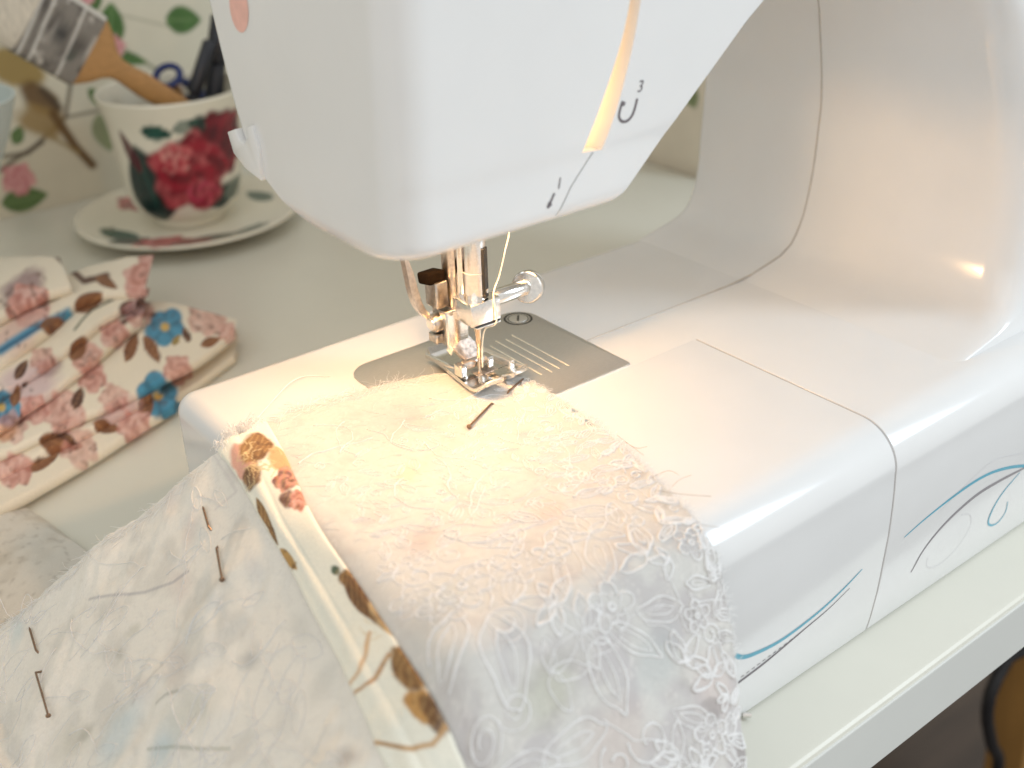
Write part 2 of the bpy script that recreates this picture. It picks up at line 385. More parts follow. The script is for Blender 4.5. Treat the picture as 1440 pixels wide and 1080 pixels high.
# pillar and arm: stacked rounded sections
def section(x0, x1, y0, y1, r, z, n=9):
    """rounded rectangle; r = radii (x0y0, x1y0, x1y1, x0y1)"""
    P = []
    for (cx, cy, rr, a0) in ((x0 + r[0], y0 + r[0], r[0], 180), (x1 - r[1], y0 + r[1], r[1], 270), (x1 - r[2], y1 - r[2], r[2], 0), (x0 + r[3], y1 - r[3], r[3], 90)):
        for a in np.linspace(a0, a0 + 90, n): P.append((cx + rr * math.cos(R(a)), cy + rr * math.sin(R(a)), z))
    return P
def loft(secs, cap0=True, cap1=True):
    n = len(secs[0]); V = [p for s_ in secs for p in s_]; F = []
    for i in range(len(secs) - 1):
        for j in range(n): F.append((i * n + j, i * n + (j + 1) % n, (i + 1) * n + (j + 1) % n, (i + 1) * n + j))
    if cap0: F.append(tuple(reversed(range(n))))
    if cap1: F.append(tuple((len(secs) - 1) * n + j for j in range(n)))
    return V, F
PZ = np.array([8.06, 8.12, 8.31, 8.71, 9.3, 10.1, 11.1, 12.1, 14.5, 15.9, 18.6, 21.0, 22.6])
PX = np.array([12.2, 13.4, 15.0, 16.05, 16.5, 16.85, 17.05, 17.17, 17.25, 17.06, 16.45, 15.2, 12.8])
PYF = np.array([-9.8, -9.8, -9.78, -9.75, -9.7, -9.62, -9.5, -9.36, -9.0, -8.8, -8.3, -7.6, -6.9])
PZZ = np.unique(np.r_[np.linspace(8.06, 9.5, 16), np.linspace(9.5, 22.6, 28)])
def pxs(z): return np.interp(z, np.linspace(8.06, 22.6, 200), np.convolve(np.pad(np.interp(np.linspace(8.06, 22.6, 200), PZ, PX), 4, 'edge'), np.ones(9) / 9, 'valid'))
secs = []
for z in PZZ:
    rr = np.interp(z, [8.06, 8.8, 10, 14], [.6, 1.0, 1.5, 1.5])
    yb_ = 6.56 + .0 * z - np.interp(z, [8, 12, 22], [.45, .05, .3]); secs.append(section(pxs(z), 36, np.interp(z, PZ, PYF), yb_, (rr, 1.5, 1, .35), z))
V, F = loft(secs, False, True); obj('pillar', V, F, WHITE, sm_, 50)
V, F = tube([(x, 0, z + .0) for x, z in [(4.9, H - .012), (9, H - .012), (12.6, H + .012)]] + [(pxs(z) - .0, 0, z) for z in np.linspace(8.2, 22, 40)], .045, 6); obj('shell_seam', V, F, SEAM2, sm_)

# head: stacked sections, hollow underneath, then a slot cut into its front
def hxr(z): return np.interp(z, [14.6, 15.28, 15.5, 19.83, 20.5, 21.4, 22.2, 22.8], [1.85, 2.15, 2.5, 7.2, 8.1, 9.9, 12.2, 36.])
def hyb(z): return np.interp(z, [14.85, 15.0, 15.4, 16.0, 16.9, 17.9, 19.5, 20.8, 30], [.2, 1.1, 2.6, 3.84, 4.55, 4.96, 5.4, 5.7, 6.3])
def hyf(z): return np.interp(z, [14.85, 14.95, 15.06, 15.16, 15.24, 15.32, 15.42, 15.55, 15.7, 16.9, 17.3, 30], [-2.9, -3.4, -3.8, -4.08, -4.24, -4.36, -4.44, -4.49, -4.505, -4.51, -4.56, -5.2])
secs = []
zz = np.unique(np.r_[14.86, 14.9, 14.96, np.linspace(15.02, 15.6, 9), np.linspace(15.7, 22.8, 40), 24, 28, 31, 31.6])
def hs(z, ins=0., extra=0.):
    q = np.clip((15.5 - z) / .66, 0, .985); bl = .5 * (1 - math.sqrt(1 - q * q))
    return section(-5.5 + bl + ins, hxr(z) - ins - bl * .3, hyf(z) + ins, hyb(z) - ins, (1.15, .22, .3, .6), z + extra)
up_ = [hs(z) for z in zz]
ins = [section(-5.5 + .7, 1.5, -2.6, max(.0, 1.2), (.9, .2, .2, .9), 17.4), section(-5.5 + .7, 1.5, -2.7, .6, (.9, .2, .2, .6), 15.2)]
V, F = loft(ins + up_, True, True)
head = obj('head', V, F, WHITE, sm_, 32)
# cutters: the thread slot and the thin groove that runs on below it
def ribbon_prism(L_, R_, y0, y1):
    P = [(x, y0, z) for x, z in L_] + [(x, y0, z) for x, z in reversed(R_)]; n = len(P)
    Q = [(x, y1, z) for x, _, z in P]
    F = [tuple(range(n)), tuple(reversed(range(n, 2 * n)))] + [(i, i + n, (i + 1) % n + n, (i + 1) % n) for i in range(n)]
    return P + Q, F
def cutaway(target, V, F):
    c = obj('cutter', V, F, None, None, None)
    bm = bmesh.new(); bm.from_mesh(c.data); bmesh.ops.recalc_face_normals(bm, faces=bm.faces[:]); bm.to_mesh(c.data); bm.free()
    md = target.modifiers.new('cut', 'BOOLEAN'); md.operation = 'DIFFERENCE'; md.object = c; md.solver = 'EXACT'
    c.location = wloc(target); bpy.context.view_layer.update()
    me = bpy.data.meshes.new_from_object(target.evaluated_get(bpy.context.evaluated_depsgraph_get()))
    target.modifiers.clear(); old = target.data; target.data = me; me.name = target.name
    bpy.data.objects.remove(c); bpy.data.meshes.remove(old)
    me.polygons.foreach_set('use_smooth', [True] * len(me.polygons)); me.set_sharp_from_angle(angle=R(32))
sl = [at(p, y=-4.55)[[0, 2]] for p in [(819, 215), (838, 163), (856, 105), (870, 52), (879, 0), (886, -60)]]
sr = [at(p, y=-4.55)[[0, 2]] for p in [(847, 211), (864, 158), (877, 104), (887, 52), (894, 0), (900, -60)]]
cutaway(head, *ribbon_prism(crv(sl, 24).tolist(), crv(sr, 24).tolist(), -6.5, -3.3))
gl = [at(p, y=-4.5)[[0, 2]] for p in [(774, 322), (802, 262), (832, 214)]]
cutaway(head, *ribbon_prism([(x, z) for x, z in gl], [(x + .07, z) for x, z in gl], -6.5, -4.40))
mid = (crv(sl, 24) + crv(sr, 24)) / 2
V, F = tube([(x - .07, -3.5, z) for x, z in mid], [.08] + [.15] * 10 + [.13] * 13, 10); obj('slot_glow_tube', V, F, GLOW, sm_)  # added glowing tube, stands in for lamplight on the slot's inner walls
# thread cutter hook at the back of the left face
hk = [(322, 185), (333, 181), (339, 196), (346, 202), (350, 193), (348, 178), (356, 176), (366, 210), (370, 254), (348, 237), (331, 215)]
hp = [at(p, x=-5.55) for p in hk]; V, F = prism([(q[1], q[2]) for q in hp], (-5.62, 0, 0), (0, 1, 0), (0, 0, 1), (1, 0, 0), .3, .04); obj('thread_cutter', V, F, WHITE, sm_)
# lamp under the head
V, F = lathe([(.02, -.75), (.3, -.68), (.48, -.4), (.52, 0), (.42, .5), (.3, .9)], (-3.5, -.5, 16.4), 24); obj('lamp_bulb', V, F, BULB, sm_)
obj('added_lamp_disc', *lathe([(.01, 14.1), (.42, 14.1), (.47, 14.12), (.47, 14.15), (.42, 14.17), (.01, 14.17)], (-3.4, -.4, 0), 32), LAMPDISC, sm_)  # unseen disc, added to weaken the lamp's light straight below it
for k in range(3): a = k * 2.1 + .4; obj('added_disc_post', *cyl((-3.4 + .42 * math.cos(a), -.4 + .42 * math.sin(a), 14.14), (-3.4 + .42 * math.cos(a), -.4 + .42 * math.sin(a), 17.3), .05, 8, .01), CHROME, sm_)
pl = bpy.data.lights.new('machine_lamp', 'POINT'); pl.energy = .50; pl.color = (1.0, .575, .255); pl.shadow_soft_size = .005
po = bpy.data.objects.new('machine_lamp', pl); COL.objects.link(po); po.location = Vector((-3.4, -.4, 14.72)) * S
# printed marks on the front of the head
def decal(name, pts, wid, mt, plane, n=40, parent=sm_, fl=None):
    """thin raised ink line on a surface; plane(p)-> 3-D point, normal"""
    C_ = crv(pts, n); V = []; F = []
    for i in range(n):
        t = C_[min(i + 1, n - 1)] - C_[max(i - 1, 0)]; t = t / (np.linalg.norm(t) + 1e-9); k = np.array([-t[1], t[0]])
        wd = (wid(i / (n - 1)) if callable(wid) else wid) * (.78 if name == 'swirl_line' else 1)
        V += [plane(C_[i] + k * wd / 2), plane(C_[i] - k * wd / 2)]
    F = [(2 * i, 2 * i + 1, 2 * i + 3, 2 * i + 2) for i in range(n - 1)]
    return obj(name, V, F, mt, parent)
headpl = lambda q: (q[0], hyf(q[1]) - .012, q[1])
HP = lambda p: at(p, y=-4.55)[[0, 2]]
decal('arrow', [HP(p) for p in [(894, 138), (891, 152), (887, 163), (880, 170), (873, 170), (869, 163), (871, 150), (873, 146)]], .085, INKG, headpl)
decal('arrow_head', [HP(p) for p in [(875, 142), (873, 148)]], .17, INKG, headpl, 4)
decal('arrow', [HP(p) for p in [(781, 272), (777, 281), (774, 289)]], .075, INKG, headpl, 12)
decal('arrow_head', [HP(p) for p in [(775.5, 286), (771, 293)]], lambda t: .17 * (1 - .5 * t), INKG, headpl, 6)
def figure(txt, px, size):
    c = bpy.data.curves.new('numeral', 'FONT'); c.body = txt; c.size = 1; o = bpy.data.objects.new('numeral', c); COL.objects.link(o); bpy.context.view_layer.update()
    me = bpy.data.meshes.new_from_object(o.evaluated_get(bpy.context.evaluated_depsgraph_get())); bpy.data.objects.remove(o)
    c0 = HP(px); co = np.array([v.co for v in me.vertices]); co[:, :2] -= co[:, :2].mean(0); sh = .22
    V = [headpl((c0[0] + (x + sh * y) * size, c0[1] + y * size)) for x, y, _ in co]; F = [tuple(p.vertices) for p in me.polygons]
    return obj('numeral', V, F, INKG, sm_)
figure('3', (898.5, 120), .48); figure('1', (788, 258), .46)
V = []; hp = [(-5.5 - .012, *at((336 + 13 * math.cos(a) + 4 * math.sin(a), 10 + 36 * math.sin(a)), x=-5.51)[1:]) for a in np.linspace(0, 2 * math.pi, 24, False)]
obj('salmon_oval', hp, [tuple(range(24))], SALMON, sm_)  # flat salmon oval lying just off the head's left face
# swirls on the base
basepl = lambda q: (q[0], fy(q[1]) - .012, q[1])
BP = lambda p: at(p, y=-11.4)[[0, 2]]
decal('swirl_line', [BP(p) for p in [(1034, 921), (1042, 924), (1060, 920), (1100, 900), (1150, 862), (1185, 829), (1212, 800)]], lambda t: .17 * (1 - t) ** .7 + .05, INKB, basepl)
decal('swirl_line', [BP(p) for p in [(1040, 961), (1080, 930), (1130, 887), (1165, 857), (1195, 827)]], lambda t: .10 * (1 - t) + .03, INKG, basepl)
for k in range(11):
    p0 = np.array([1043., 953.]) + np.array([83, -62]) * k / 11; p1 = p0 + np.array([83, -62]) / 11 * .55
    decal('stitch_dash', [BP(p0), BP(p1)], .035, INKG, basepl, 3)
decal('swirl_line', [BP(p) for p in [(1271, 755), (1300, 729), (1340, 697), (1375, 673), (1405, 660), (1440, 655), (1480, 660)]], lambda t: .16 * min(1, .35 + 2 * t), INKB, basepl)
decal('swirl_line', [BP(p) for p in [(1283, 806), (1300, 773), (1330, 735), (1370, 698), (1405, 676), (1440, 658)]], lambda t: .03 + .15 * math.sin(math.pi * min(1, t * .75 + .08)), INKS, basepl)
decal('swirl_line', [BP(p) for p in [(1434, 664), (1414, 688), (1400, 710), (1392, 731), (1395, 740), (1406, 737), (1416, 722), (1418, 706)]], lambda t: .05 + .07 * math.sin(math.pi * t), INKB, basepl)
decal('swirl_line', [BP(p) for p in [(1306, 785), (1306, 797), (1316, 800), (1335, 788), (1355, 762), (1366, 738), (1364, 724), (1352, 724)]], .022, INKL, basepl)
decal('swirl_line', [BP(p) for p in [(1318, 722), (1340, 698), (1370, 668), (1400, 645), (1440, 636)]], .02, INKL, basepl)
# needle plate
def rr2(x0, x1, y0, y1, rs, n=6): return [(p[0], p[1]) for p in section(x0, x1, y0, y1, rs, 0, n)]
V, F = prism(rr2(-3.16, 4.84, -2.42, 3.75, (.12, .12, .9, .9)), (0, 0, 8.03), (1, 0, 0), (0, 1, 0), (0, 0, 1), .125, .03, 2); plate = obj('needle_plate', V, F, PLATE, sm_, 30)
ZP = 8.155
for x, y0, y1 in ((3.05, 2.1, -1.15), (2.66, 1.95, -1.1), (2.3, 2.1, -1.15), (1.9, 1.9, -1.05)): obj('scale_line', *rbox((x, (y0 + y1) / 2, ZP), (.045, y0 - y1, .012), 0), GOLD, plate)
obj('plate_screw', *lathe([(.01, .012), (.30, .012), (.36, .0), (.38, -.03)], (4.1, 3.05, ZP + .012), 28), PLATE, plate)
obj('screw_well', *lathe([(.36, .004), (.44, -.004), (.52, .006), (.56, .0)], (4.1, 3.05, ZP), 28), BLACKM, plate)
obj('screw_slot', *rbox((4.1, 3.05, ZP + .012), (.5, .08, .03), .0, 1, Matrix.Rotation(R(50), 3, 'Z')), BLACKM, plate)
obj('needle_hole', *rbox((.05, .02, ZP), (.7, .16, .012), 0), BLACKM, plate)
# presser bar, needle bar and clamp
obj('presser_bar', *cyl((.08, 1.3, 10.3), (.08, 1.3, 17.2), .42, 32, .05), STEEL, sm_)
obj('bar_sleeve', *cyl((-.02, .62, 11.0), (-.02, .62, 17.2), .28, 24, .03), CHROME, sm_)
nb = obj('needle_bar', *cyl((0, 0, 10.6), (0, 0, 17.2), .40, 32, .05), CHROME, sm_)
obj('bar_joint', *cyl((0, 0, 12.25), (0, 0, 12.28), .406, 32, .01), SEAM, nb)
obj('bar_groove', *rbox((.12, -.32, 12.25), (.30, .22, 1.75), .03, 2, Matrix.Rotation(R(30), 3, 'Z')), BLACKM, nb); obj('groove_dot', *cyl((.16, -.38, 11.62), (.19, -.44, 11.62), .075, 14, .01), CHROME, nb)
cl = obj('needle_clamp', *rbox((.0, -.02, 10.94), (1.22, 1.1, .80), .06, 3), CHROME, sm_)
obj('clamp_lip', *rbox((.08, -.42, 10.46), (1.0, .34, .05), .02), CHROME, cl); obj('clamp_gap', *rbox((.08, -.40, 10.51), (.95, .3, .06), .0), BLACKM, cl)
cs = obj('clamp_screw', *cyl((.58, .0, 11.05), (2.06, 0, 11.05), .28, 28, .04), CHROME, sm_)
bm = bmesh.new()
ka = np.array([.80, .50, -.22]); ka /= np.linalg.norm(ka); kc = np.array([2.2, -.02, 11.05])
V, F = cyl(kc - ka * .17, kc + ka * .17, .57, 36, .07); obj('screw_head', V, F, CHROME, cs); obj('head_notch', *rbox(kc - ka * .13 + RT * .43 + UP * .07, (.2, .2, .08), 0, 1, Matrix.Rotation(R(20), 3, 'X')), BLACKM, cs)
nd = obj('needle', *tube([(.03, 0, 10.45), (.03, 0, 9.6), (.03, 0, 9.5), (.03, 0, 8.5), (.03, 0, 8.05)], [.10, .10, .075, .07, .02], 14), NEEDLE, sm_)
# presser foot holder
p0, p1 = at((627, 440), y=.62), at((660, 483), y=.62)
fh = obj('foot_holder', *rbox(((p0[0] + p1[0]) / 2 + .1, 1.2, 10.0), (.84, .95, 1.3), .07, 2), STEEL, sm_)
obj('holder_plate', *rbox(((p0[0] + p1[0]) / 2, .66, (p0[2] + p1[2]) / 2), (p1[0] - p0[0], .12, p0[2] - p1[2]), .05, 2), CHROME, fh)
q0, q1 = at((644, 483), y=.62), np.array([.02, .34, 8.86])
td = Vector(q1 - q0)
tz = td.normalized(); tx = (Vector((1, 0, 0)) - tz * tz.x).normalized(); ty = tz.cross(tx)
obj('holder_toe', *rbox((q0 + q1) / 2 + np.array([.12, .05, .0]), (.78, .2, td.length + .2), .05, 2, Matrix((tx, ty, tz)).transposed()), DUSTY, fh)
obj('holder_spring', *rbox(q0 + [-.34, .0, -.12], (.05, .3, .3), .02, 2, Matrix.Rotation(R(25), 3, 'X')), GOLD, fh)
# screw that fixes the holder, at its left
ts = obj('holder_screw', *cyl(at((628, 447), y=1.3), at((607, 456), y=1.3), .34, 26, .08), STEEL, sm_)
obj('screw_face', *cyl(at((609, 455), y=1.25), at((604.5, 457), y=1.25), .24, 22, .05), CHROME, ts)
obj('holder_nut', *rbox(at((613, 474), y=1.3), (.3, .5, .35), .06), STEEL, sm_)
# lever with dusty black cap and the bright hook behind it
lb = obj('lever_block', *rbox(at((614, 411), y=1.35), (.5, .7, .95), .06, 2), STEEL, sm_)
obj('lever_cap', *rbox(at((607, 389), y=1.5), (.72, .75, .42), .1, 3, Matrix.Rotation(R(-12), 3, 'X')), RUSTY, lb)
hkp = [at(p, y=1.6) for p in [(566, 358), (571, 374), (576, 392), (581, 412), (588, 430), (599, 443), (614, 447), (624, 444)]]
C_ = crv(hkp, 30); V = []
for i, c in enumerate(C_):
    t = i / 29; wdt = .22 + .35 * math.sin(math.pi * min(1, t * 1.1)) ; 
    n_ = C_[min(i + 1, 29)] - C_[max(i - 1, 0)]; n_ /= np.linalg.norm(n_); k = np.array([n_[2], 0, -n_[0]])
    for a, b in ((-1, -1), (1, -1), (1, 1), (-1, 1)): V.append(c + np.array([0, 1, 0]) * a * .15 + k * b * wdt * .24)
F = [(4 * i + j, 4 * i + (j + 1) % 4, 4 * i + 4 + (j + 1) % 4, 4 * i + 4 + j) for i in range(29) for j in range(4)] + [(3, 2, 1, 0), (116, 117, 118, 119)]
bmx = bmesh.new(); bv = [bmx.verts.new(v) for v in V]; [bmx.faces.new([bv[i] for i in f]) for f in F]; bmesh.ops.recalc_face_normals(bmx, faces=bmx.faces[:])
V, F = from_bm(bmx); obj('thread_guard', V, F, STEEL, sm_, 50)
# presser foot
def fl_(y): return -.46 - (2.5 - y) * .115
def fr_(y): return .98 + (2.5 - y) * .155
def slabgrid(fun, nu, nv, th):
    T = np.array([[fun(i / (nu - 1), j / (nv - 1)) for j in range(nv)] for i in range(nu)]).reshape(-1, 3); B = T - [0, 0, th]; n = len(T)
    g = grid(nu, nv); F = [tuple(f) for f in g] + [tuple(n + i for i in reversed(f)) for f in g]
    e = [i * nv for i in range(nu)] + [(nu - 1) * nv + j for j in range(1, nv)] + [i * nv + nv - 1 for i in range(nu - 2, -1, -1)] + [j for j in range(nv - 2, 0, -1)]
    F += [(e[k], e[(k + 1) % len(e)], n + e[(k + 1) % len(e)], n + e[k]) for k in range(len(e))]
    bm = bmesh.new(); vs = [bm.verts.new(v) for v in np.vstack([T, B])]
    for f in F: bm.faces.new([vs[i] for i in f])
    bmesh.ops.recalc_face_normals(bm, faces=bm.faces[:]); return from_bm(bm)
def zf(y): return 8.44 + (.36 * max(0, (-.55 - y) / .75) ** 1.7 if y < -.55 else 0) + (.25 * ((y - 1.9) / .6) ** 2 if y > 1.9 else 0)
pf_ = obj('presser_foot', *slabgrid(lambda u, v: (fl_(-.15 + 2.6 * v) * (1 - u) + fr_(-.15 + 2.6 * v) * u, -.15 + 2.6 * v, zf(-.15 + 2.6 * v)), 6, 14, .15), CHROME, sm_, 40)
def toe(left):
    def fun(u, v):
        y = -.13 - (1.32 if left else 1.12) * v; c = .12 if left else .46
        rnd = .16 * max(0, (v - .75) / .25) ** 2
        a, b = (fl_(y) + rnd * 2, c - rnd) if left else (c + rnd * 1.2 - .1 * v, fr_(y) - rnd * 2)
        return (a * (1 - u) + b * u, y + (.0 if left else .28 * v * u), zf(y))
    return slabgrid(fun, 6, 12, .15)
obj('toe', *toe(True), CHROME, pf_, 40); obj('toe', *toe(False), CHROME, pf_, 40)
obj('foot_floor', *rbox((.28, .12, 8.42), (.9, .55, .05), .02), DUSTY, pf_)
obj('toe_rim', *tube(crv([(fl_(.8) + .0, .8, zf(.8) - .05), (fl_(-.6), -.6, zf(-.6) - .04), (fl_(-1.1) + .02, -1.12, zf(-1.1) - .03), (-.62, -1.4, zf(-1.4) - .02), (-.2, -1.44, zf(-1.44) - .02), (.04, -1.25, zf(-1.25) - .02), (.12, -.8, zf(-.8))], 40), .05, 8), RIMM, pf_)
obj('toe_rim', *tube(crv([(.44, -.75, zf(-.75)), (.52, -1.08, zf(-1.08) - .02), (.8, -1.16, zf(-1.16) - .02), (1.2, -1.0, zf(-1.0) - .02), (1.45, -.72, zf(-.72) - .02), (fr_(-.3) - .02, -.3, zf(-.3))], 40), .06, 8), RIMM, pf_)
for x in (-.62, .50): obj('ear', *rbox((x, .2, 8.72), (.26, .46, .42), .05, 2), CHROME, pf_)
obj('hinge_pin', *cyl((-.55, .28, 8.78), (.45, .28, 8.78), .18, 20, .04), STEEL, pf_)
for x in (fl_(1.0) + .09, fr_(.6) - .12): obj('side_rib', *rbox((x, 1.2 if x < 0 else .62, 8.5), (.12 if x < 0 else .26, 2.1 if x < 0 else 1.7, .2), .05, 2, Matrix.Rotation(R(-7 if x < 0 else 8) * -1 * (1 if x < 0 else -1), 3, 'Z')), CHROME if x < 0 else RIMM, pf_)

# thread through the needle
tp = [at((717, 322), y=-.35), at((711, 350), y=-.4), at((702, 388), y=-.45), at((694, 414), y=-.55)]
tp = [np.array([tp[0][0] + .4, -.3, 15.2])] + tp + [np.array([.35, -.62, 10.5]), np.array([.14, -.28, 10.2]), np.array([.10, -.13, 9.6]), np.array([.08, -.1, 8.7])]
V, F = tube(crv(tp, 60), .028, 6); tag(obj('sewing_thread', V, F, THREAD, base=(.08, -.1, 8.7)), 'cream thread running down from the machine head to the needle', 'thread')

# ------------------------------------------------------------------ the sewn cloth
def bend(s, ang, r):
    s = np.asarray(s, float); a = np.clip(s, 0, None) / r; a = np.minimum(a, ang); e = np.clip(s - r * ang, 0, None)
    return np.where(s <= 0, s, r * np.sin(a) + e * math.cos(ang)), np.where(s <= 0, 0, r * (1 - np.cos(a)) + e * math.sin(ang))
def drape0(X, Y):
    hl, dl = bend(-7.9 - X, R(44), 1.5); hf, df = bend(-10.1 - Y, R(59), 1.7)
    z = 8.2 - dl - df; y = -10.1 - hf
    return np.stack([-7.9 - hl, y, z], -1)
def drape(X, Y, wr=1., off=0.):
    X = np.asarray(X, float); Y = np.asarray(Y, float); e = .02
    P = drape0(X, Y); n = np.cross(drape0(X + e, Y) - P, drape0(X, Y + e) - P); n /= np.linalg.norm(n, axis=-1)[..., None] + 1e-12
    hang = np.clip((-10.3 - Y) / 3, 0, 1); lhang = np.clip((-8.4 - X) / 3, 0, 1)
    d = .05 * (fbm(X * .8, Y * .8, 11) - .45) + .03 * (fbm(X * 2.2, Y * 2.2, 12) - .45)
    d = d + hang * .35 * (fbm(X * .7 + Y * .12, Y * .16, 13) - .45) + lhang * .75 * (fbm(X * .28 + Y * .22, Y * .5 - X * .1, 14) - .45) + lhang * .10 * (fbm(X * .5 + Y * .3, Y * 2.2 - X * 1.2, 16) - .45)
    d = d + .16 * lhang * np.sin((Y * .9 - X * .25) + 2 * fbm(X * .3, Y * .3, 15))
    near = np.clip((np.hypot(X - .2, Y + .2) - 1.5) / 2, 0, 1)
    d = np.maximum(d, -.06) * near * wr
    P = P + n * (d + off)[..., None]
    flat_ = (P[..., 1] > -13.45) & (P[..., 2] < .12 + .0)
    P[..., 2] = np.where(flat_, .10 + .25 * np.clip(d, 0, 1) + off, P[..., 2])
    return P
def PX2F(px):
    v = np.array([-12., -2.]); px = np.array(px, float)
    def pj(v):
        d = drape0(v[0], v[1]) - CAM; return np.array([720 + FPX * (d @ RT) / (d @ FW), 540 - FPX * (d @ UP) / (d @ FW)]) - px
    for _ in range(60):
        r = pj(v); J = np.array([(pj(v + [1e-4, 0]) - r) / 1e-4, (pj(v + [0, 1e-4]) - r) / 1e-4]).T; d = np.linalg.solve(J + 1e-6 * np.eye(2), -r); v = v + d * min(1, 1 / max(1e-9, np.linalg.norm(d)))
    return v
SL = crv([PX2F(p) for p in [(308, 638), (322, 655), (345, 690), (395, 775), (440, 862), (505, 985), (545, 1080), (590, 1190)]], 260)
SR = crv([PX2F(p) for p in [(376, 596), (402, 642), (440, 725), (500, 815), (555, 895), (605, 975), (640, 1045), (655, 1080), (690, 1180)]], 260)
fab = thing('lace_fabric', 'white embroidered lace cloth with a floral strip, held under the presser foot', 'fabric', (-4, -4, 8.1))
# right panel (Coons patch in flat coordinates)
nu, nv = 150, 270
c0 = crv([(-7.3, 2.1), (-5.76, 2.28), (-4.49, 2.14), (-3.73, 2.0), (-2.67, 1.9), (-1.7, 1.6), (-.74, 1.26), (.3, .35), (1.25, -.81)], nu)
d1 = crv([(1.25, -.81), (1.24, -2.91), (.99, -5.29), (.66, -6.94), (.11, -9.0)] + [PX2F(p) for p in [(985, 740), (1010, 785), (1025, 860), (1038, 960), (1050, 1080), (1060, 1200)]], nv)
d0 = crv([(-7.3, 2.1)] + [SR[i] - [.25, 0] for i in range(24, 260, 26)], nv)
c1 = crv([tuple(d0[-1]), tuple(d1[-1])], nu)
s_ = np.linspace(0, 1, nu)[:, None, None]; t_ = np.linspace(0, 1, nv)[None, :, None]
FXY = c0[:, None] * (1 - t_) + c1[:, None] * t_ + d0[None] * (1 - s_) + d1[None] * s_ - ((1 - s_) * (1 - t_) * c0[0] + s_ * (1 - t_) * c0[-1] + (1 - s_) * t_ * c1[0] + s_ * t_ * c1[-1])
def rag(X, Y): return .05 * (vnoise(X * 9, Y * 9, 21) - .5)
FXY[:, 0, 1] += rag(FXY[:, 0, 0], FXY[:, 0, 1]) * 1.5; FXY[-1, :, 0] += rag(FXY[-1, :, 0], FXY[-1, :, 1])
X = FXY[..., 0].ravel(); Y = FXY[..., 1].ravel(); P = drape(X, Y)
ivory = srgb(217, 215, 210)
C = np.tile(ivory, (len(X), 1)).astype(float)
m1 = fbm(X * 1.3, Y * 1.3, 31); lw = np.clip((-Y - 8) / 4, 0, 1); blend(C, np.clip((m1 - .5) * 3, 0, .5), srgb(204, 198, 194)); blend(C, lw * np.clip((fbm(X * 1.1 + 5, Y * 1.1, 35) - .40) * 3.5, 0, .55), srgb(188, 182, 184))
rg = np.abs(fbm(X * 2.0 + 3, Y * 2.0, 33, 3) - .44); blend(C, sm(rg - .012, .03) * .5, srgb(240, 236, 230)); blend(C, sm(np.abs(rg - .035) - .004, .02) * .25, srgb(190, 182, 176))
for (bx, by, rx, ry, cc, aa) in [(-6.8, -12.5, 1.1, .8, (176, 178, 150), .35), (-5.4, -14.6, 1.2, 1.0, (205, 180, 172), .3), (-3.4, -13.2, 1.0, .8, (180, 190, 192), .35), (-7.9, -9, 1.2, .7, (184, 190, 186), .35), (-2.0, -14.6, .8, 1.0, (205, 178, 172), .3), (-8.2, -15.8, 1.1, 1, (178, 180, 158), .35), (-4.2, -16.8, 1.2, .7, (184, 184, 160), .3), (-3.2, -7.6, .8, .5, (220, 190, 176), .4), (-6.6, -6.4, .9, .5, (206, 184, 178), .4), (-1.2, -3.9, .35, .25, (170, 190, 200), .5), (-5.2, -3.4, .9, .5, (226, 205, 170), .4)]:
    p_blob(C, X, Y, bx, by, rx, ry, .5, srgb(*cc), aa, .7, int(bx * 7) % 9)
p_line(C, X, Y, [tuple(PX2F(p)) for p in [(799, 573), (812, 580), (831, 597)]], .13, srgb(120, 150, 165), .8)
ed = np.interp(-Y, -d1[:, 1], d1[:, 0]) - X
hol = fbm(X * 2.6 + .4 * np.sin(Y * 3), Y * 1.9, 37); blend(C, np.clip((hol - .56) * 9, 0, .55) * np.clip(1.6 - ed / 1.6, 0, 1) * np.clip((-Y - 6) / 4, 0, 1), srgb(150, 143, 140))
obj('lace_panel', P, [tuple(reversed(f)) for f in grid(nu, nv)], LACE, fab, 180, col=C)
# left panel: wedge hanging from the strip down to the table
nu2, nv2 = 290, 290
A0 = PX2F((309, 637)); eu = PX2F((0, 880)) - A0
SLs = crv(SL[::16].tolist() + [(2 * SL[-1] - SL[-40]).tolist()], nv2)
s_ = np.linspace(0, 1.75, nu2)[:, None, None]
FXY = SLs[None] + np.array([.25, 0]) * (1 - np.minimum(1, s_)) + eu * s_
FXY[:, 0, 1] += rag(FXY[:, 0, 0], FXY[:, 0, 1]) * 1.2
X = FXY[..., 0].ravel(); Y = FXY[..., 1].ravel(); P = drape(X, Y, 1, -.02)
C = np.tile(srgb(242, 237, 227), (len(X), 1)).astype(float)
m1 = fbm(X * .9, Y * .9, 41); blend(C, np.clip((m1 - .48) * 3, 0, .45), srgb(206, 202, 194))
rg = np.abs(fbm(X * 1.6 + 8, Y * 1.6, 43, 3) - .44); blend(C, sm(rg - .012, .03) * .4, srgb(236, 233, 228)); blend(C, sm(np.abs(rg - .035) - .004, .02) * .25, srgb(192, 186, 180))
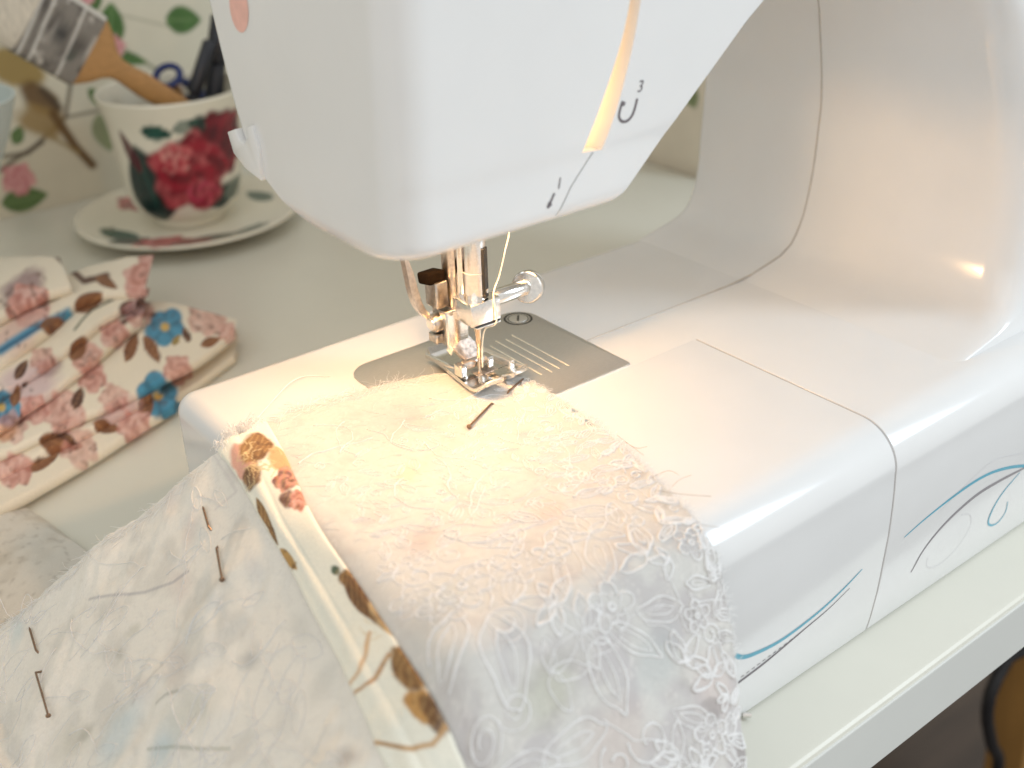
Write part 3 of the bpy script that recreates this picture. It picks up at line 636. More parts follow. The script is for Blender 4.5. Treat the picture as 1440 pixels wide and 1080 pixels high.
for (x, y, r, cc, aa) in [(20, 885, .7, (150, 190, 205), .5), (170, 1030, 1.2, (165, 200, 215), .55), (230, 1055, .9, (140, 185, 205), .6), (100, 1040, 1.0, (160, 158, 138), .5), (118, 1030, .4, (140, 138, 120), .5), (270, 1000, 1.1, (172, 172, 152), .45), (345, 930, .45, (140, 142, 145), .55), (150, 860, .7, (175, 172, 165), .5), (185, 885, .35, (165, 163, 142), .5), (165, 918, .3, (165, 160, 140), .5), (250, 930, .9, (215, 195, 186), .4), (250, 820, .8, (216, 194, 186), .45), (240, 700, .8, (214, 194, 188), .4), (265, 745, .7, (220, 195, 185), .45), (140, 740, .6, (196, 190, 180), .4), (310, 850, .6, (190, 196, 202), .4), (360, 800, .5, (196, 198, 202), .5), (420, 880, .6, (190, 188, 180), .4), (450, 960, .7, (188, 188, 180), .45), (490, 1066, .5, (110, 100, 105), .6), (400, 1010, .6, (190, 190, 185), .45), (330, 740, .5, (200, 196, 190), .4), (60, 950, .7, (215, 205, 198), .35), (200, 970, .7, (205, 200, 205), .3), (330, 660, .5, (214, 196, 190), .4)]:
    v = PX2F((x, y)); p_blob(C, X, Y, v[0], v[1], r * .95, r * .6, x * .37, srgb(*cc), aa * .62, .9, x % 13)
for pts, cc in [([(125, 842), (150, 838), (200, 832), (240, 818), (262, 802)], (160, 158, 165)), ([(210, 1054), (240, 1050), (280, 1053), (320, 1052)], (160, 165, 150)), ([(222, 990), (238, 978), (255, 973)], (150, 150, 138)), ([(300, 715), (330, 690), (300, 640)], (220, 212, 206)), ([(190, 990), (200, 965), (230, 935)], (196, 190, 184))]:
    p_line(C, X, Y, [tuple(PX2F(p)) for p in pts], .09, srgb(*cc), .55)
obj('lace_panel', P, [tuple(f) for f in grid(nu2, nv2)], LACE, fab, 180, col=C, label='left panel sloping down to the table')
mb2 = MB()
for k in range(110):                        # embossed stems and leaf outlines on the left panel
    v = SLs[int(RNG.integers(0, 255))] + eu * RNG.uniform(.04, 1.3) + [0, 0]; a = R(151) + RNG.normal(0, .5); Q = []; x, y = v
    for i in range(int(RNG.integers(8, 26))): Q.append((x, y)); a += RNG.normal(0, .16); x += .13 * math.cos(a); y += .13 * math.sin(a)
    Q = np.array(Q); mb2.add(*tube(drape(Q[:, 0], Q[:, 1], 1, -.01), RNG.uniform(.009, .018), 4))
    if k % 2: 
        L_ = RNG.uniform(.6, 1.5); W_ = L_ * RNG.uniform(.3, .5); t = np.linspace(0, 2 * math.pi, 24); q = np.stack([L_ / 2 * np.cos(t), W_ / 2 * np.sin(t) * np.abs(np.sin(t)) ** .4], 1); ca, sa_ = math.cos(a), math.sin(a)
        q = np.stack([v[0] + q[:, 0] * ca - q[:, 1] * sa_, v[1] + q[:, 0] * sa_ + q[:, 1] * ca], 1); ok_ = np.array([q[:, 0].max() < np.interp(-q[0, 1], -SLs[:, 1], SLs[:, 0]) - .3]).all()
        if ok_: mb2.add(*tube(drape(q[:, 0], q[:, 1], 1, -.01), RNG.uniform(.009, .017), 4))
obj('embroidery', mb2.V, mb2.F, CORD, fab, 180, kind='stuff')
# floral strip
ns = 44; n = len(SL)
FS = np.linspace(0, 1, ns)
FXY = SL[:, None] * (1 - FS)[None, :, None] + SR[:, None] * FS[None, :, None]
FXY[0, :, 1] += .12 * np.sin(FS * 9) + rag(FS * 3, FS)
prof_ = .045 + .055 * np.clip(np.minimum(FS / .05, (1 - FS) / .05), 0, 1) ** .5 + .05 * np.exp(-((FS - .30) / .13) ** 2) - .025 * np.exp(-((FS - .42) / .05) ** 2)
arcl = np.r_[0, np.cumsum(np.linalg.norm(np.diff((SL + SR) / 2, axis=0), axis=1))]
off = np.tile(prof_, (n, 1)) + .06 * (fbm(arcl[:, None] * .5 + FS * 0, FS[None] * 1.5 + arcl[:, None] * 0, 51) - .45)
P = drape(FXY[..., 0], FXY[..., 1], .6) ; P2 = P.copy()
e = .02; Nn = np.cross(drape0(FXY[..., 0] + e, FXY[..., 1]) - drape0(FXY[..., 0], FXY[..., 1]), drape0(FXY[..., 0], FXY[..., 1] + e) - drape0(FXY[..., 0], FXY[..., 1])); Nn /= np.linalg.norm(Nn, axis=-1)[..., None]
P = (drape(FXY[..., 0], FXY[..., 1], .6) + Nn * off[..., None]).reshape(-1, 3)
U = np.repeat(FS[None], n, 0).ravel() * 2.0; V_ = np.repeat(arcl[:, None], ns, 1).ravel()
C = np.tile(srgb(232, 229, 214), (len(U), 1)).astype(float)
U = U + .3 * (fbm(U * 1.1, V_ * 1.1, 55, 2) - .38); V_ = V_ + .4 * (fbm(U * 1.0 + 9, V_ * 1.0, 56, 2) - .38)
blend(C, np.clip((fbm(U * 1.2, V_ * .7, 52) - .5) * 2, 0, .3), srgb(214, 216, 205))
# printed motifs along the strip (u 0..2 across, v cm along from the top)
bro, bro2, tan, sal, mau = srgb(134, 98, 58), srgb(98, 64, 38), srgb(186, 158, 116), srgb(204, 150, 132), srgb(118, 84, 82)
p_blob(C, U, V_, .55, 1.5, .6, 1.2, 0, sal, .9, .2, 1); p_blob(C, U, V_, 1.15, 1.2, .75, .95, .3, bro, 1, .2, 2); p_blob(C, U, V_, .5, 2.35, .5, .6, 0, bro2, .95, .25, 3); p_blob(C, U, V_, 1.75, 2.3, .5, .9, 0, tan, 1, .2, 4)
for k in range(34): a = RNG.uniform(0, 6.3); x, y = (RNG.uniform(.35, 1.6), RNG.uniform(.6, 2.6)) if k < 20 else (RNG.uniform(1.6, 2.0), RNG.uniform(8, 13)); p_line(C, U, V_, [(x, y), (x + .35 * math.cos(a), y + .35 * math.sin(a)), (x + .5 * math.cos(a + .7), y + .5 * math.sin(a + .7))], .05, srgb(206, 184, 140), .8 if k < 20 else .45)
p_rose(C, U, V_, 1.7, 3.3, .55, sal, mau, srgb(196, 100, 70), 3); p_blob(C, U, V_, 1.35, 4.15, .35, .5, 0, mau, .95, .25, 6); p_rose(C, U, V_, 1.85, 4.5, .5, sal, srgb(170, 100, 90), srgb(225, 180, 165), 5)
p_leaf(C, U, V_, .22, 4.3, 2.2, .36, R(96), bro, srgb(200, 170, 110)); p_leaf(C, U, V_, .2, 6.1, 1.2, .4, R(80), srgb(180, 140, 80)); p_line(C, U, V_, [(.12, 6.5), (.42, 6.45)], .08, bro, .8)
p_blob(C, U, V_, 1.6, 7.55, .16, .25, 0, srgb(60, 82, 60), .95, .3, 2); p_blob(C, U, V_, 1.75, 8.05, .3, .4, 0, bro, 1, .25, 3); p_leaf(C, U, V_, 1.85, 9.0, 2.0, .75, R(84), bro2, srgb(150, 100, 50)); p_leaf(C, U, V_, 2.0, 9.7, 1.3, .4, R(90), tan)
p_line(C, U, V_, [(0, 11.0), (.5, 10.75), (1.2, 10.2), (1.45, 9.9)], .10, srgb(206, 170, 128)); p_line(C, U, V_, [(0, 11.45), (.6, 11.3), (1.2, 10.95), (1.6, 10.75)], .12, srgb(176, 130, 84))
p_blob(C, U, V_, 1.85, 11.4, .55, .9, 0, bro, 1, .2, 5); p_blob(C, U, V_, 1.6, 12.4, .5, .6, .2, srgb(186, 140, 82), 1, .2, 6); p_blob(C, U, V_, 1.9, 12.7, .4, .6, 0, bro2, .9, .3, 7)
p_line(C, U, V_, [(0, 13.1), (.8, 13.4), (1.4, 13.35), (2, 13.0)], .11, srgb(190, 150, 104))
dk = np.clip((.42 - C.mean(1)) * 6, 0, 1); sx = np.sin((V_ * .8 + U * .9 + .6 * fbm(U * 1.5, V_ * 1.5, 58)) * 26); blend(C, dk * np.clip(sx - .25, 0, 1) * .55, srgb(196, 164, 110)); blend(C, dk * np.clip((fbm(U * 4, V_ * 4, 59) - .5) * 5, 0, .7), srgb(86, 54, 30))
obj('floral_strip', P, [tuple(f) for f in grid(n, ns)], FLORAL, fab, 180, col=C)
# embroidered cords on the right panel: outlines of flowers, leaves and little curls
def dist_ok(p, L, d): return all((p[0] - q[0]) ** 2 + (p[1] - q[1]) ** 2 > d * d for q in L)
d1i = lambda y: np.interp(-y, -d1[:, 1], d1[:, 0]); d0i = lambda y: np.interp(-y, -d0[:, 1], d0[:, 0]); topi = lambda x: np.interp(x, c0[:, 0], c0[:, 1])
mb = MB()
def cordpath(Q, r, n4=5):
    Q = np.array(Q); ok = (Q[:, 0] < d1i_v(Q[:, 1]) - .02) & (Q[:, 0] > d0i_v(Q[:, 1]) + .5) & (Q[:, 1] < top_v(Q[:, 0]) - .05)
    if not ok.all():
        Q = Q[ok]
        if len(Q) < 6 or np.max(np.linalg.norm(np.diff(Q, axis=0), axis=1)) > .5: return
    P = drape(Q[:, 0], Q[:, 1], 1, r * .35); mb.add(*tube(P, r * (.45 + 1.1 * vnoise(Q[:, 0] * 5, Q[:, 1] * 5, 91)), n4, True))
d1i_v = lambda y: np.interp(-y, -d1[:, 1], d1[:, 0]); d0i_v = lambda y: np.interp(-y, -d0[:, 1], d0[:, 0]); top_v = lambda x: np.interp(x, c0[:, 0], c0[:, 1])
def leafloop(cx, cy, L, W, a, r, k=26):
    t = np.linspace(0, 2 * math.pi, k); x = L / 2 * np.cos(t); y = W / 2 * np.sin(t) * np.abs(np.sin(t)) ** .4 * (1 - .25 * np.cos(t)); wob = 1 + .07 * np.sin(5 * t + cx)
    cordpath(np.stack([cx + (x * math.cos(a) - y * math.sin(a)) * wob, cy + (x * math.sin(a) + y * math.cos(a)) * wob], 1), r)
def flower(cx, cy, R_, r, rot, n=5):
    t = np.linspace(0, 2 * math.pi, 70); q = R_ * (.48 + .52 * np.abs(np.cos(n * t / 2)) ** .8) * (1 + .06 * np.sin(3 * t + cx))
    cordpath(np.stack([cx + q * np.cos(t + rot), cy + q * np.sin(t + rot)], 1), r); tt = np.linspace(0, 6.4, 14)
    cordpath(np.stack([cx + R_ * .16 * np.cos(tt), cy + R_ * .16 * np.sin(tt)], 1), r)
def curl(cx, cy, R_, r, rot, turns=1.4):
    t = np.linspace(0, 1, 22); q = R_ * (1 - .75 * t); a = rot + t * turns * 2 * math.pi
    cordpath(np.stack([cx + q * np.cos(a), cy + q * np.sin(a)], 1), r)
done = []
for k in range(2600):                       # denser towards the right edge and lower down
    y = RNG.uniform(-19.5, -1.0); e_ = RNG.random() ** 1.5 * 8.6; x = d1i(y) - .15 - e_
    if x < d0i(y) + .9 or y > topi(x) - .7: continue
    low = np.clip((-y - 5) / 6, 0, 1); edge = np.exp(-e_ / 1.6)
    size = .24 + .95 * low * (1 - edge) * RNG.uniform(.55, 1.25) + .14 * RNG.random()
    if RNG.random() > .25 + .6 * low + .5 * edge: continue
    if not dist_ok((x, y), done, size * 1.05): continue
    done.append((x, y)); rr = (.013 + .015 * low + .016 * edge) * RNG.uniform(.75, 1.2); kind = RNG.random(); a = RNG.uniform(0, 6.3)
    if size > .55 and kind < .26: flower(x, y, size * .8, rr, a); flower(x, y, size * .5, rr * .6, a + .6)
    elif kind < .5 and size > .5:                      # pointed petals fanned out from one point
        for q in range(int(RNG.integers(3, 6))): aa = a + q * RNG.uniform(.8, 1.1); L_ = size * RNG.uniform(.8, 1.15); leafloop(x + L_ * .5 * math.cos(aa), y + L_ * .5 * math.sin(aa), L_, L_ * .42, aa, rr, 22)
    elif kind < .78: leafloop(x, y, size * 1.9, size * RNG.uniform(.5, .95), a, rr); leafloop(x, y, size * 1.2, size * .3, a, rr * .7, 18)
    else: curl(x, y, size * .62, rr, a, RNG.uniform(1., 1.8))
for k in range(46):                         # long wandering stems
    x, y = RNG.uniform(-8.5, .5), RNG.uniform(-17, 0); a = RNG.uniform(0, 6.3); Q = []
    for i in range(int(RNG.integers(14, 34))): Q.append((x, y)); a += RNG.normal(0, .22) + .05 * math.sin(k); x += .11 * math.cos(a); y += .11 * math.sin(a)
    cordpath(Q, RNG.uniform(.014, .028), 4)
obj('embroidery', mb.V, mb.F, CORD, fab, 180, kind='stuff')
# fine loose fibres: surface fuzz, frayed top edge, right edge
mb = MB()
def fibre(x, y, L, a, r, curlv=.25, lift=.05, n=7):
    Q = []; z = 0
    for i in range(n): Q.append((x, y)); a += RNG.normal(0, curlv); x += L / n * math.cos(a); y += L / n * math.sin(a)
    Q = np.array(Q); P = drape(Q[:, 0], Q[:, 1], 1, .01); nn = np.linspace(0, 1, n); P[:, 2] += lift * np.sin(nn * 3.0) * RNG.uniform(.2, 1.2); mb.add(*tube(P, r, 3, False))
for k in range(520):
    x = RNG.uniform(-8.2, 1.0); y = RNG.uniform(-11, 1.9)
    if x > d1i(y) - .05 or y > topi(x) - .05 or x < d0i(y) + .6: continue
    fibre(x, y, RNG.uniform(.2, .8), RNG.normal(2.75, .5), RNG.uniform(.004, .0075), .22, .012)
for k in range(200):
    x = RNG.uniform(-7.0, -2.2) if k % 3 else RNG.uniform(-6.9, -.8); y = topi(x) - RNG.uniform(-.02, .5); fibre(x, y, RNG.uniform(.3, 1.1), RNG.normal(2.5 if k % 2 else .5, .55), RNG.uniform(.004, .007), .2, .04)
for k in range(460):
    y = RNG.uniform(-14.5, -1.0); x = d1i(y) - RNG.uniform(-.01, .12); fibre(x, y, RNG.uniform(.08, .45), RNG.normal(.3, .8), RNG.uniform(.003, .007), .35, .06)
for k in range(190):                        # fluffy raw end of the strip
    f = RNG.random(); x = -8.9 + 1.75 * f; y = 2.1 + .3 * f + RNG.uniform(-.35, .15); fibre(x, y, RNG.uniform(.12, .45), RNG.uniform(0, 6.3), RNG.uniform(.006, .011), .5, .25)
for k in range(260):
    t = RNG.random() ** .8 * 1.2; b = A0 + eu * t; fibre(b[0], b[1] - RNG.random() * .3, RNG.uniform(.2, .9), R(151) + RNG.normal(0, .3), RNG.uniform(.005, .009), .15, .04)
obj('frayed_fibres', mb.V, mb.F, FUZZ, fab, 180, kind='stuff')
mb = MB()
for pts in ([(880, 622), (895, 630), (910, 628)], [(915, 672), (940, 662), (955, 668)], [(925, 690), (960, 695), (1000, 698)], [(985, 738), (1010, 742), (1030, 750)], [(868, 612), (885, 625), (905, 640)], [(940, 690), (955, 675), (972, 668)]):
    mb.add(*tube(crv([at(p, z=8.24) for p in pts], 12), .008, 4, False))
obj('loose_hairs', mb.V, mb.F, HAIR, fab, 180)
V, F = tube(crv([at((362, 588), z=8.25), at((385, 562), z=8.3), at((408, 538), z=8.3), at((430, 529), z=8.14), at((464, 530), z=8.12)], 40), .014, 5); tag(obj('loose_thread', V, F, FUZZ, base=at((420, 540), z=8.1)), 'fine white thread lying on the machine bed above the floral strip', 'thread')

# pins: woven through the cloth
def pin(fpts, label, headpt=True):
    """fpts: flat cloth points tip .. head; the middle dips under the cloth"""
    Q = crv(fpts, 44); tt = np.linspace(0, 1, 44)
    base = drape(Q[-1:, 0], Q[-1:, 1])[0]
    t = thing('pin', label, 'pin', base, 'pins stuck in the white cloth')
    offs = np.interp(tt, [0, .28, .34, .5, .555, 1], [.06, .055, -.12, -.12, .06, .10])
    P = np.array([drape(Q[i:i+1, 0], Q[i:i+1, 1], 1, 0)[0] for i in range(44)]); S0 = P.copy(); P2 = np.array([drape(Q[i:i+1, 0], Q[i:i+1, 1], 1, .1)[0] for i in range(44)])
    P = P + (P2 - P) / .1 * offs[:, None]
    for i0, i1 in ((0, 12), (24, 43)):          # the two lengths that show are straight
        P[i0:i1 + 1] = P[i0] + (P[i1] - P[i0]) * np.linspace(0, 1, i1 - i0 + 1)[:, None]
        nm_ = (P2 - S0)[i0:i1 + 1] / .1; gap = ((P - S0)[i0:i1 + 1] * nm_).sum(1).min()
        if gap < .045: P[i0:i1 + 1] += nm_.mean(0) * (.045 - gap)
    obj('shaft', *tube(P, [.012] + [.036] * 43, 8), PIN, t); e = P[-1]; d = P[-1] - P[-4]; d /= np.linalg.norm(d)
    obj('pin_head', *cyl(e - d * .03, e + d * .05, .085, 14, .03), PIN, t)
pin([PX2F(p) for p in [(285, 712), (292, 738), (307, 778), (323, 819)]], 'dark pin in the white cloth, the one nearest the floral strip')
pin([PX2F(p) for p in [(41, 882), (51, 914), (64, 960), (76, 1008)]], 'dark pin in the white cloth at the far left, lowest in view')
pin([(1.16, -1.0), (.31, -1.34), (-.86, -1.73), (-2.21, -2.44)], 'brown pin in the lamplit cloth just in front of the presser foot')

# second piece of lace, left, flat on the table
nu, nv = 70, 60
up_e = crv([at(p, z=.4) for p in [(-170, 600), (-60, 652), (0, 684), (60, 722), (100, 752), (128, 774)]], nu); lo_e = crv([at(p, z=.15) for p in [(-200, 990), (-100, 950), (0, 905), (60, 870), (120, 835), (175, 800)]], nu)
T = np.linspace(0, 1, nv); G = up_e[:, None] * (1 - T)[None, :, None] + lo_e[:, None] * T[None, :, None]
X = G[..., 0].ravel(); Y = G[..., 1].ravel(); P = G.reshape(-1, 3).copy(); P[:, 2] = .12 + .55 * np.clip(fbm(X * .25 + Y * .2, Y * .5 - X * .25, 61) - .2, 0, 1) * np.minimum(1, np.tile(T, nu) * 5) 
C = np.tile(srgb(222, 218, 208), (len(X), 1)).astype(float); blend(C, np.clip((fbm(X * .7, Y * .9, 62) - .45) * 3, 0, .6), srgb(188, 180, 164)); rg = np.abs(fbm(X * 1.1, Y * 1.4, 63) - .44); blend(C, sm(rg - .012, .03) * .5, srgb(160, 152, 140))
tag(obj('lace_cloth', P, [tuple(reversed(f)) for f in grid(nu, nv)], LACE, None, 180, base=P.mean(0) * [1, 1, 0] + [0, 0, .1], col=C), 'spare piece of white cloth lying on the table at the left, below the floral pleats', 'fabric')

# ------------------------------------------------------------------ pile of pleated floral cloth
fp = thing('pleated_floral_cloth', 'pleated cream cotton printed with brown leaves, pink roses and blue flowers', 'fabric', (-4, 24, 0))
def motifs(C, U, V):
    cr = srgb(226, 217, 198); C[:] = cr; bro, bro2 = srgb(126, 80, 48), srgb(82, 48, 32); blu, blu2 = srgb(70, 140, 172), srgb(40, 96, 130); pk, pk2, mau = srgb(205, 150, 138), srgb(176, 112, 100), srgb(138, 106, 112); y_ = srgb(205, 170, 90)
    v = -V
    def rs(x, y, r, s, a=.95): p_rose(C, U, v, x, -y, r, pk, pk2, srgb(226, 190, 180), s, a)
    def fl(x, y, r, s): p_flower(C, U, v, x, -y, r, blu, y_, s)
    def lf(x, y, L, W, a, c=bro): p_leaf(C, U, v, x, -y, L, W, R(a), c, srgb(176, 130, 86))
    def ln(pts, w, c): p_line(C, U, v, [(x, -y) for x, y in pts], w, c)
    ln([(80, 360), (118, 395), (150, 388)], 9, bro2); ln([(92, 372), (112, 352)], 6, bro)
    rs(200, 395, 26, 1); rs(210, 362, 16, 2); p_blob(C, U, v, 30, -405, 42, 22, .6, mau, .8, .5, 3); rs(40, 430, 30, 4); lf(125, 425, 46, 26, 30); lf(178, 432, 26, 15, 50, bro2); ln([(105, 465), (130, 435), (165, 420)], 3, srgb(80, 90, 70))
    p_blob(C, U, v, 20, -470, 60, 26, .6, srgb(206, 170, 160), .7, .5, 5); ln([(0, 492), (50, 462), (96, 440)], 13, blu); ln([(0, 492), (60, 460)], 5, blu2)
    rs(120, 500, 22, 6, .8); lf(110, 490, 40, 22, 60); p_blob(C, U, v, 40, -540, 48, 36, .4, srgb(200, 176, 180), .8, .5, 7); p_blob(C, U, v, 70, -515, 22, 18, .4, mau, .6, .5, 8); rs(60, 505, 18, 9, .7)
    fl(232, 460, 28, .3); lf(185, 488, 44, 17, 66); lf(214, 492, 44, 17, -60); lf(248, 478, 18, 9, 60, srgb(150, 130, 70)); rs(130, 532, 20, 3, .9); rs(90, 578, 30, 4, .8); ln([(150, 470), (195, 440), (215, 442)], 8, bro2)
    rs(195, 440, 20, 6, .7); p_blob(C, U, v, 190, -432, 30, 12, .5, mau, .7, .5, 4); rs(290, 445, 26, 8, .7); rs(320, 466, 14, 2, .8)
    fl(2, 572, 26, .1); lf(22, 556, 34, 16, 80); lf(34, 540, 14, 10, 60, bro2); p_blob(C, U, v, 8, -605, 22, 14, .3, srgb(214, 178, 110), .8, .5, 2); lf(30, 585, 26, 10, 60, bro2)
    fl(222, 556, 32, .8); lf(205, 570, 46, 22, 75); p_blob(C, U, v, 165, -580, 40, 22, .5, srgb(196, 160, 158), .8, .5, 6); lf(84, 622, 66, 32, -10); rs(110, 628, 26, 3, .6); lf(90, 612, 40, 10, -20, bro2); rs(160, 560, 20, 5, .7); rs(15, 600, 22, 7, .6)
    for (x, y, L, W, a) in [(75, 455, 40, 20, 20), (150, 398, 36, 15, -30), (296, 480, 30, 14, 20), (58, 650, 54, 22, 25), (150, 600, 40, 20, -15), (30, 520, 34, 14, 60), (110, 560, 34, 16, 70), (262, 470, 24, 10, 110)]: lf(x, y, L, W, a, bro2 if a > 30 else bro)
    for (x, y, r, k) in [(160, 470, 20, 1), (48, 575, 20, 2), (250, 520, 20, 3), (190, 600, 24, 4), (20, 660, 26, 5)]: rs(x, y, r, k, .85)
    m = fbm(U / 9, v / 9, 77); blend(C, np.clip((m - .56) * 5, 0, .5) * (np.abs(C - cr).sum(1) > .25), bro2)
    fl(-40, 600, 28, .4); lf(-30, 540, 40, 18, 40); rs(-40, 480, 26, 2)
def pleat(low, upp, z, fold=.6, wav=.06, seed=0):
    nu, nv = 170, 60
    L_ = crv(low, nu); U_ = crv(upp, nu); T = np.linspace(0, 1, nv); px = L_[:, None] * (1 - T)[None, :, None] + U_[:, None] * T[None, :, None]
    P = np.zeros((nu, nv, 3)); 
    for i in range(nu):
        for j in range(nv):
            zz = z + .10 * math.sin(j / nv * 3) - .5 * T[j] * .5 * fold; P[i, j] = at(px[i, j], z=zz)
    P[..., 2] += 1.7 * wav * (fbm(px[..., 0] / 60, px[..., 1] / 60, seed) - .45) * 2
    # rolled front edge
    rows = []
    for a in np.linspace(0, 180, 9)[1:]:
        q = P[:, 0].copy(); dirv = P[:, 0] - P[:, 3]; dirv[:, 2] = 0; dirv /= np.linalg.norm(dirv, axis=1)[:, None]
        q += dirv * (fold / 2 * math.sin(R(a))); q[:, 2] -= fold / 2 * (1 - math.cos(R(a))); rows.append(q)
    q = rows[-1].copy(); q -= dirv * 1.2; q[:, 2] = np.minimum(q[:, 2], q[:, 2]); rows.append(q)
    P = np.concatenate([np.stack(rows[::-1], 1), P], 1); k = len(rows)
    pxx = np.concatenate([np.repeat(px[:, :1], k, 1), px], 1); pxx[:, :k, 1] += np.linspace(14, 2, k)[None]
    P[..., 2] = np.maximum(P[..., 2], .02)
    # right end rolled down a little
    C = np.zeros((P.shape[0] * P.shape[1], 3)); motifs(C, pxx[..., 0].ravel(), pxx[..., 1].ravel())
    obj('pleat', P.reshape(-1, 3), [tuple(f) for f in grid(P.shape[0], P.shape[1])], FLORAL, fp, 180, col=C)
pleat([(-140, 775), (-60, 735), (40, 690), (150, 625), (246, 566)], [(-140, 640), (-60, 620), (60, 600), (160, 550), (262, 520)], .75, .55, .05, 1)
pleat([(170, 592), (230, 565), (285, 530), (330, 498)], [(150, 520), (220, 490), (280, 465), (336, 470)], .55, .5, .05, 2)
pleat([(-140, 730), (-60, 690), (0, 660), (100, 612), (190, 566), (228, 540)], [(-140, 610), (-60, 580), (0, 560), (80, 520), (150, 490), (240, 505)], 1.15, .6, .09, 7)
pleat([(-140, 705), (-60, 660), (0, 632), (100, 588), (197, 545), (270, 508), (330, 464)], [(-140, 600), (-60, 570), (0, 545), (80, 500), (150, 440), (225, 424), (332, 448)], 1.65, .5, .10, 3)
pleat([(-140, 680), (-60, 628), (20, 580), (110, 518), (165, 473), (200, 447)], [(-140, 560), (-60, 510), (0, 470), (70, 430), (130, 395), (205, 405)], 2.25, .5, .10, 4)
pleat([(-140, 640), (-60, 590), (10, 545), (90, 490), (150, 446), (192, 424)], [(-140, 520), (-60, 480), (0, 445), (70, 415), (130, 385), (205, 400)], 2.7, .5, .10, 8)
pleat([(-140, 605), (-60, 548), (0, 506), (60, 464), (120, 418), (205, 403)], [(-140, 470), (-60, 440), (0, 415), (60, 400), (130, 372), (216, 358)], 3.2, .6, .10, 5)
pleat([(-140, 520), (-60, 470), (0, 440), (50, 415), (98, 398)], [(-140, 400), (-60, 375), (0, 362), (40, 362), (84, 364)], 3.8, .6, .10, 6)

# ------------------------------------------------------------------ cup, saucer and what stands in the cup
CC = (7.3, 42.9); TOC = math.atan2(CAM[1] - CC[1], CAM[0] - CC[0])
china = srgb(226, 222, 206)
def lathe_print(prof, paint, z0, n=200, name='', parent=None):
    prof = crv(prof, 110) if len(prof) < 60 else np.array(prof)
    V, F = lathe(prof, (CC[0], CC[1], z0), n); k = len(prof); A = np.tile(np.arange(n) * 2 * math.pi / n, k); idx = np.repeat(np.arange(k), n)
    C = np.tile(china, (len(V), 1)).astype(float); ang = (A - TOC + math.pi) % (2 * math.pi) - math.pi
    paint(C, ang, prof[idx, 0], prof[idx, 1], idx / (k - 1)); return obj(name, V, F, CHINA, parent, 180, col=C)
sa = thing('saucer', 'white china saucer with red rose and dark leaf print under the cup', 'saucer', (CC[0], CC[1], 0))
red, red2, pinkc, maroon, tealg, dkg = srgb(150, 24, 46), srgb(100, 8, 28), srgb(206, 104, 108), srgb(80, 12, 30), srgb(40, 84, 74), srgb(30, 48, 46)
def psauc(C, ang, r, z, t):
    U = r * np.sin(ang); V = -r * np.cos(ang); top = (t > .5)   # V: -r towards the camera
    f = np.where(top, 1., 0.)
    U2 = np.where(top, U, 99)
    p_leaf(C, U2, V, -4.6, -2.4, 3.6, 1.9, R(125), tealg, dkg, 1); p_leaf(C, U2, V, -3.9, -4.2, 3.0, 1.8, R(40), dkg, tealg, 1); p_leaf(C, U2, V, 1.2, -5.2, 4.2, 1.9, R(4), dkg, tealg, 1); p_leaf(C, U2, V, 3.6, -4.9, 3, 1.4, R(30), dkg, tealg, 1); p_rose(C, U2, V, -2.0, -5.1, 1.7, red, pinkc, maroon, 3, .95); p_rose(C, U2, V, -.2, -5.6, 1.3, red2, red, maroon, 5, .95); p_leaf(C, U2, V, 3.4, -4.4, 2.6, .8, R(35), tealg, dkg, .8); p_leaf(C, U2, V, -5.3, -1.2, 1.6, .8, R(60), srgb(120, 120, 105), None, .6)
    p_leaf(C, U2, V, 4.8, 2.0, 3, 1.2, R(120), tealg, dkg, .85); p_rose(C, U2, V, 2, 5, 1.2, red, pinkc, maroon, 3, .8); p_rose(C, U2, V, -3.5, 3.6, 1.2, red, pinkc, maroon, 8, .8)
lathe_print([(.05, .25), (2.6, .25), (2.9, .0), (3.2, .0), (3.4, .25), (5.0, .42), (6.4, .72), (7.2, 1.0), (7.36, 1.1), (7.28, 1.2), (7.1, 1.18), (5.6, .8), (4.4, .62), (3.2, .56), (2.6, .54), (.05, .54)], psauc, 0, name='dish', parent=sa)
cu = thing('teacup', 'large white teacup with dark red rose print, filled with brush and scissors', 'cup', (CC[0], CC[1], .56))
def pcup(C, ang, r, z, t):
    out = t < .52; U = np.where(out, ang * np.maximum(r, 2.2) , 99); Z = z
    p_leaf(C, U, Z, -2.3, 3.4, 5.4, 3.4, R(102), dkg, tealg); p_leaf(C, U, Z, 1.9, 7.0, 2.4, 1.2, R(-20), dkg, tealg); p_leaf(C, U, Z, 2.6, 2.2, 3.0, 1.5, R(20), dkg, tealg); p_leaf(C, U, Z, -3.3, 5.6, 3.0, .9, R(115), maroon, None, .9); p_leaf(C, U, Z, -1.3, 2.2, 2.2, 1.1, R(60), dkg, tealg)
    p_leaf(C, U, Z, -1.2, 6.9, 2.0, 1.0, R(-10), tealg, dkg); p_leaf(C, U, Z, .6, 7.2, 1.8, .8, R(15), tealg, dkg, .7); p_leaf(C, U, Z, 3.6, 2.4, 2.4, 1.3, R(30), srgb(112, 124, 112), dkg, .9)
    p_rose(C, U, Z, 3.3, 5.7, 2.1, red2, maroon, red, 4); p_rose(C, U, Z, .5, 4.1, 2.5, red, red2, pinkc, 1); p_rose(C, U, Z, -.35, 5.2, 1.0, pinkc, red, srgb(235, 180, 170), 6, .8); p_rose(C, U, Z, 1.0, 2.6, 1.0, srgb(190, 60, 90), red2, pinkc, 7, .8)
    p_rose(C, U, Z, -8, 4.4, 2.0, red, red2, pinkc, 1); p_rose(C, U, Z, 8, 4.4, 2.0, red, red2, pinkc, 2)
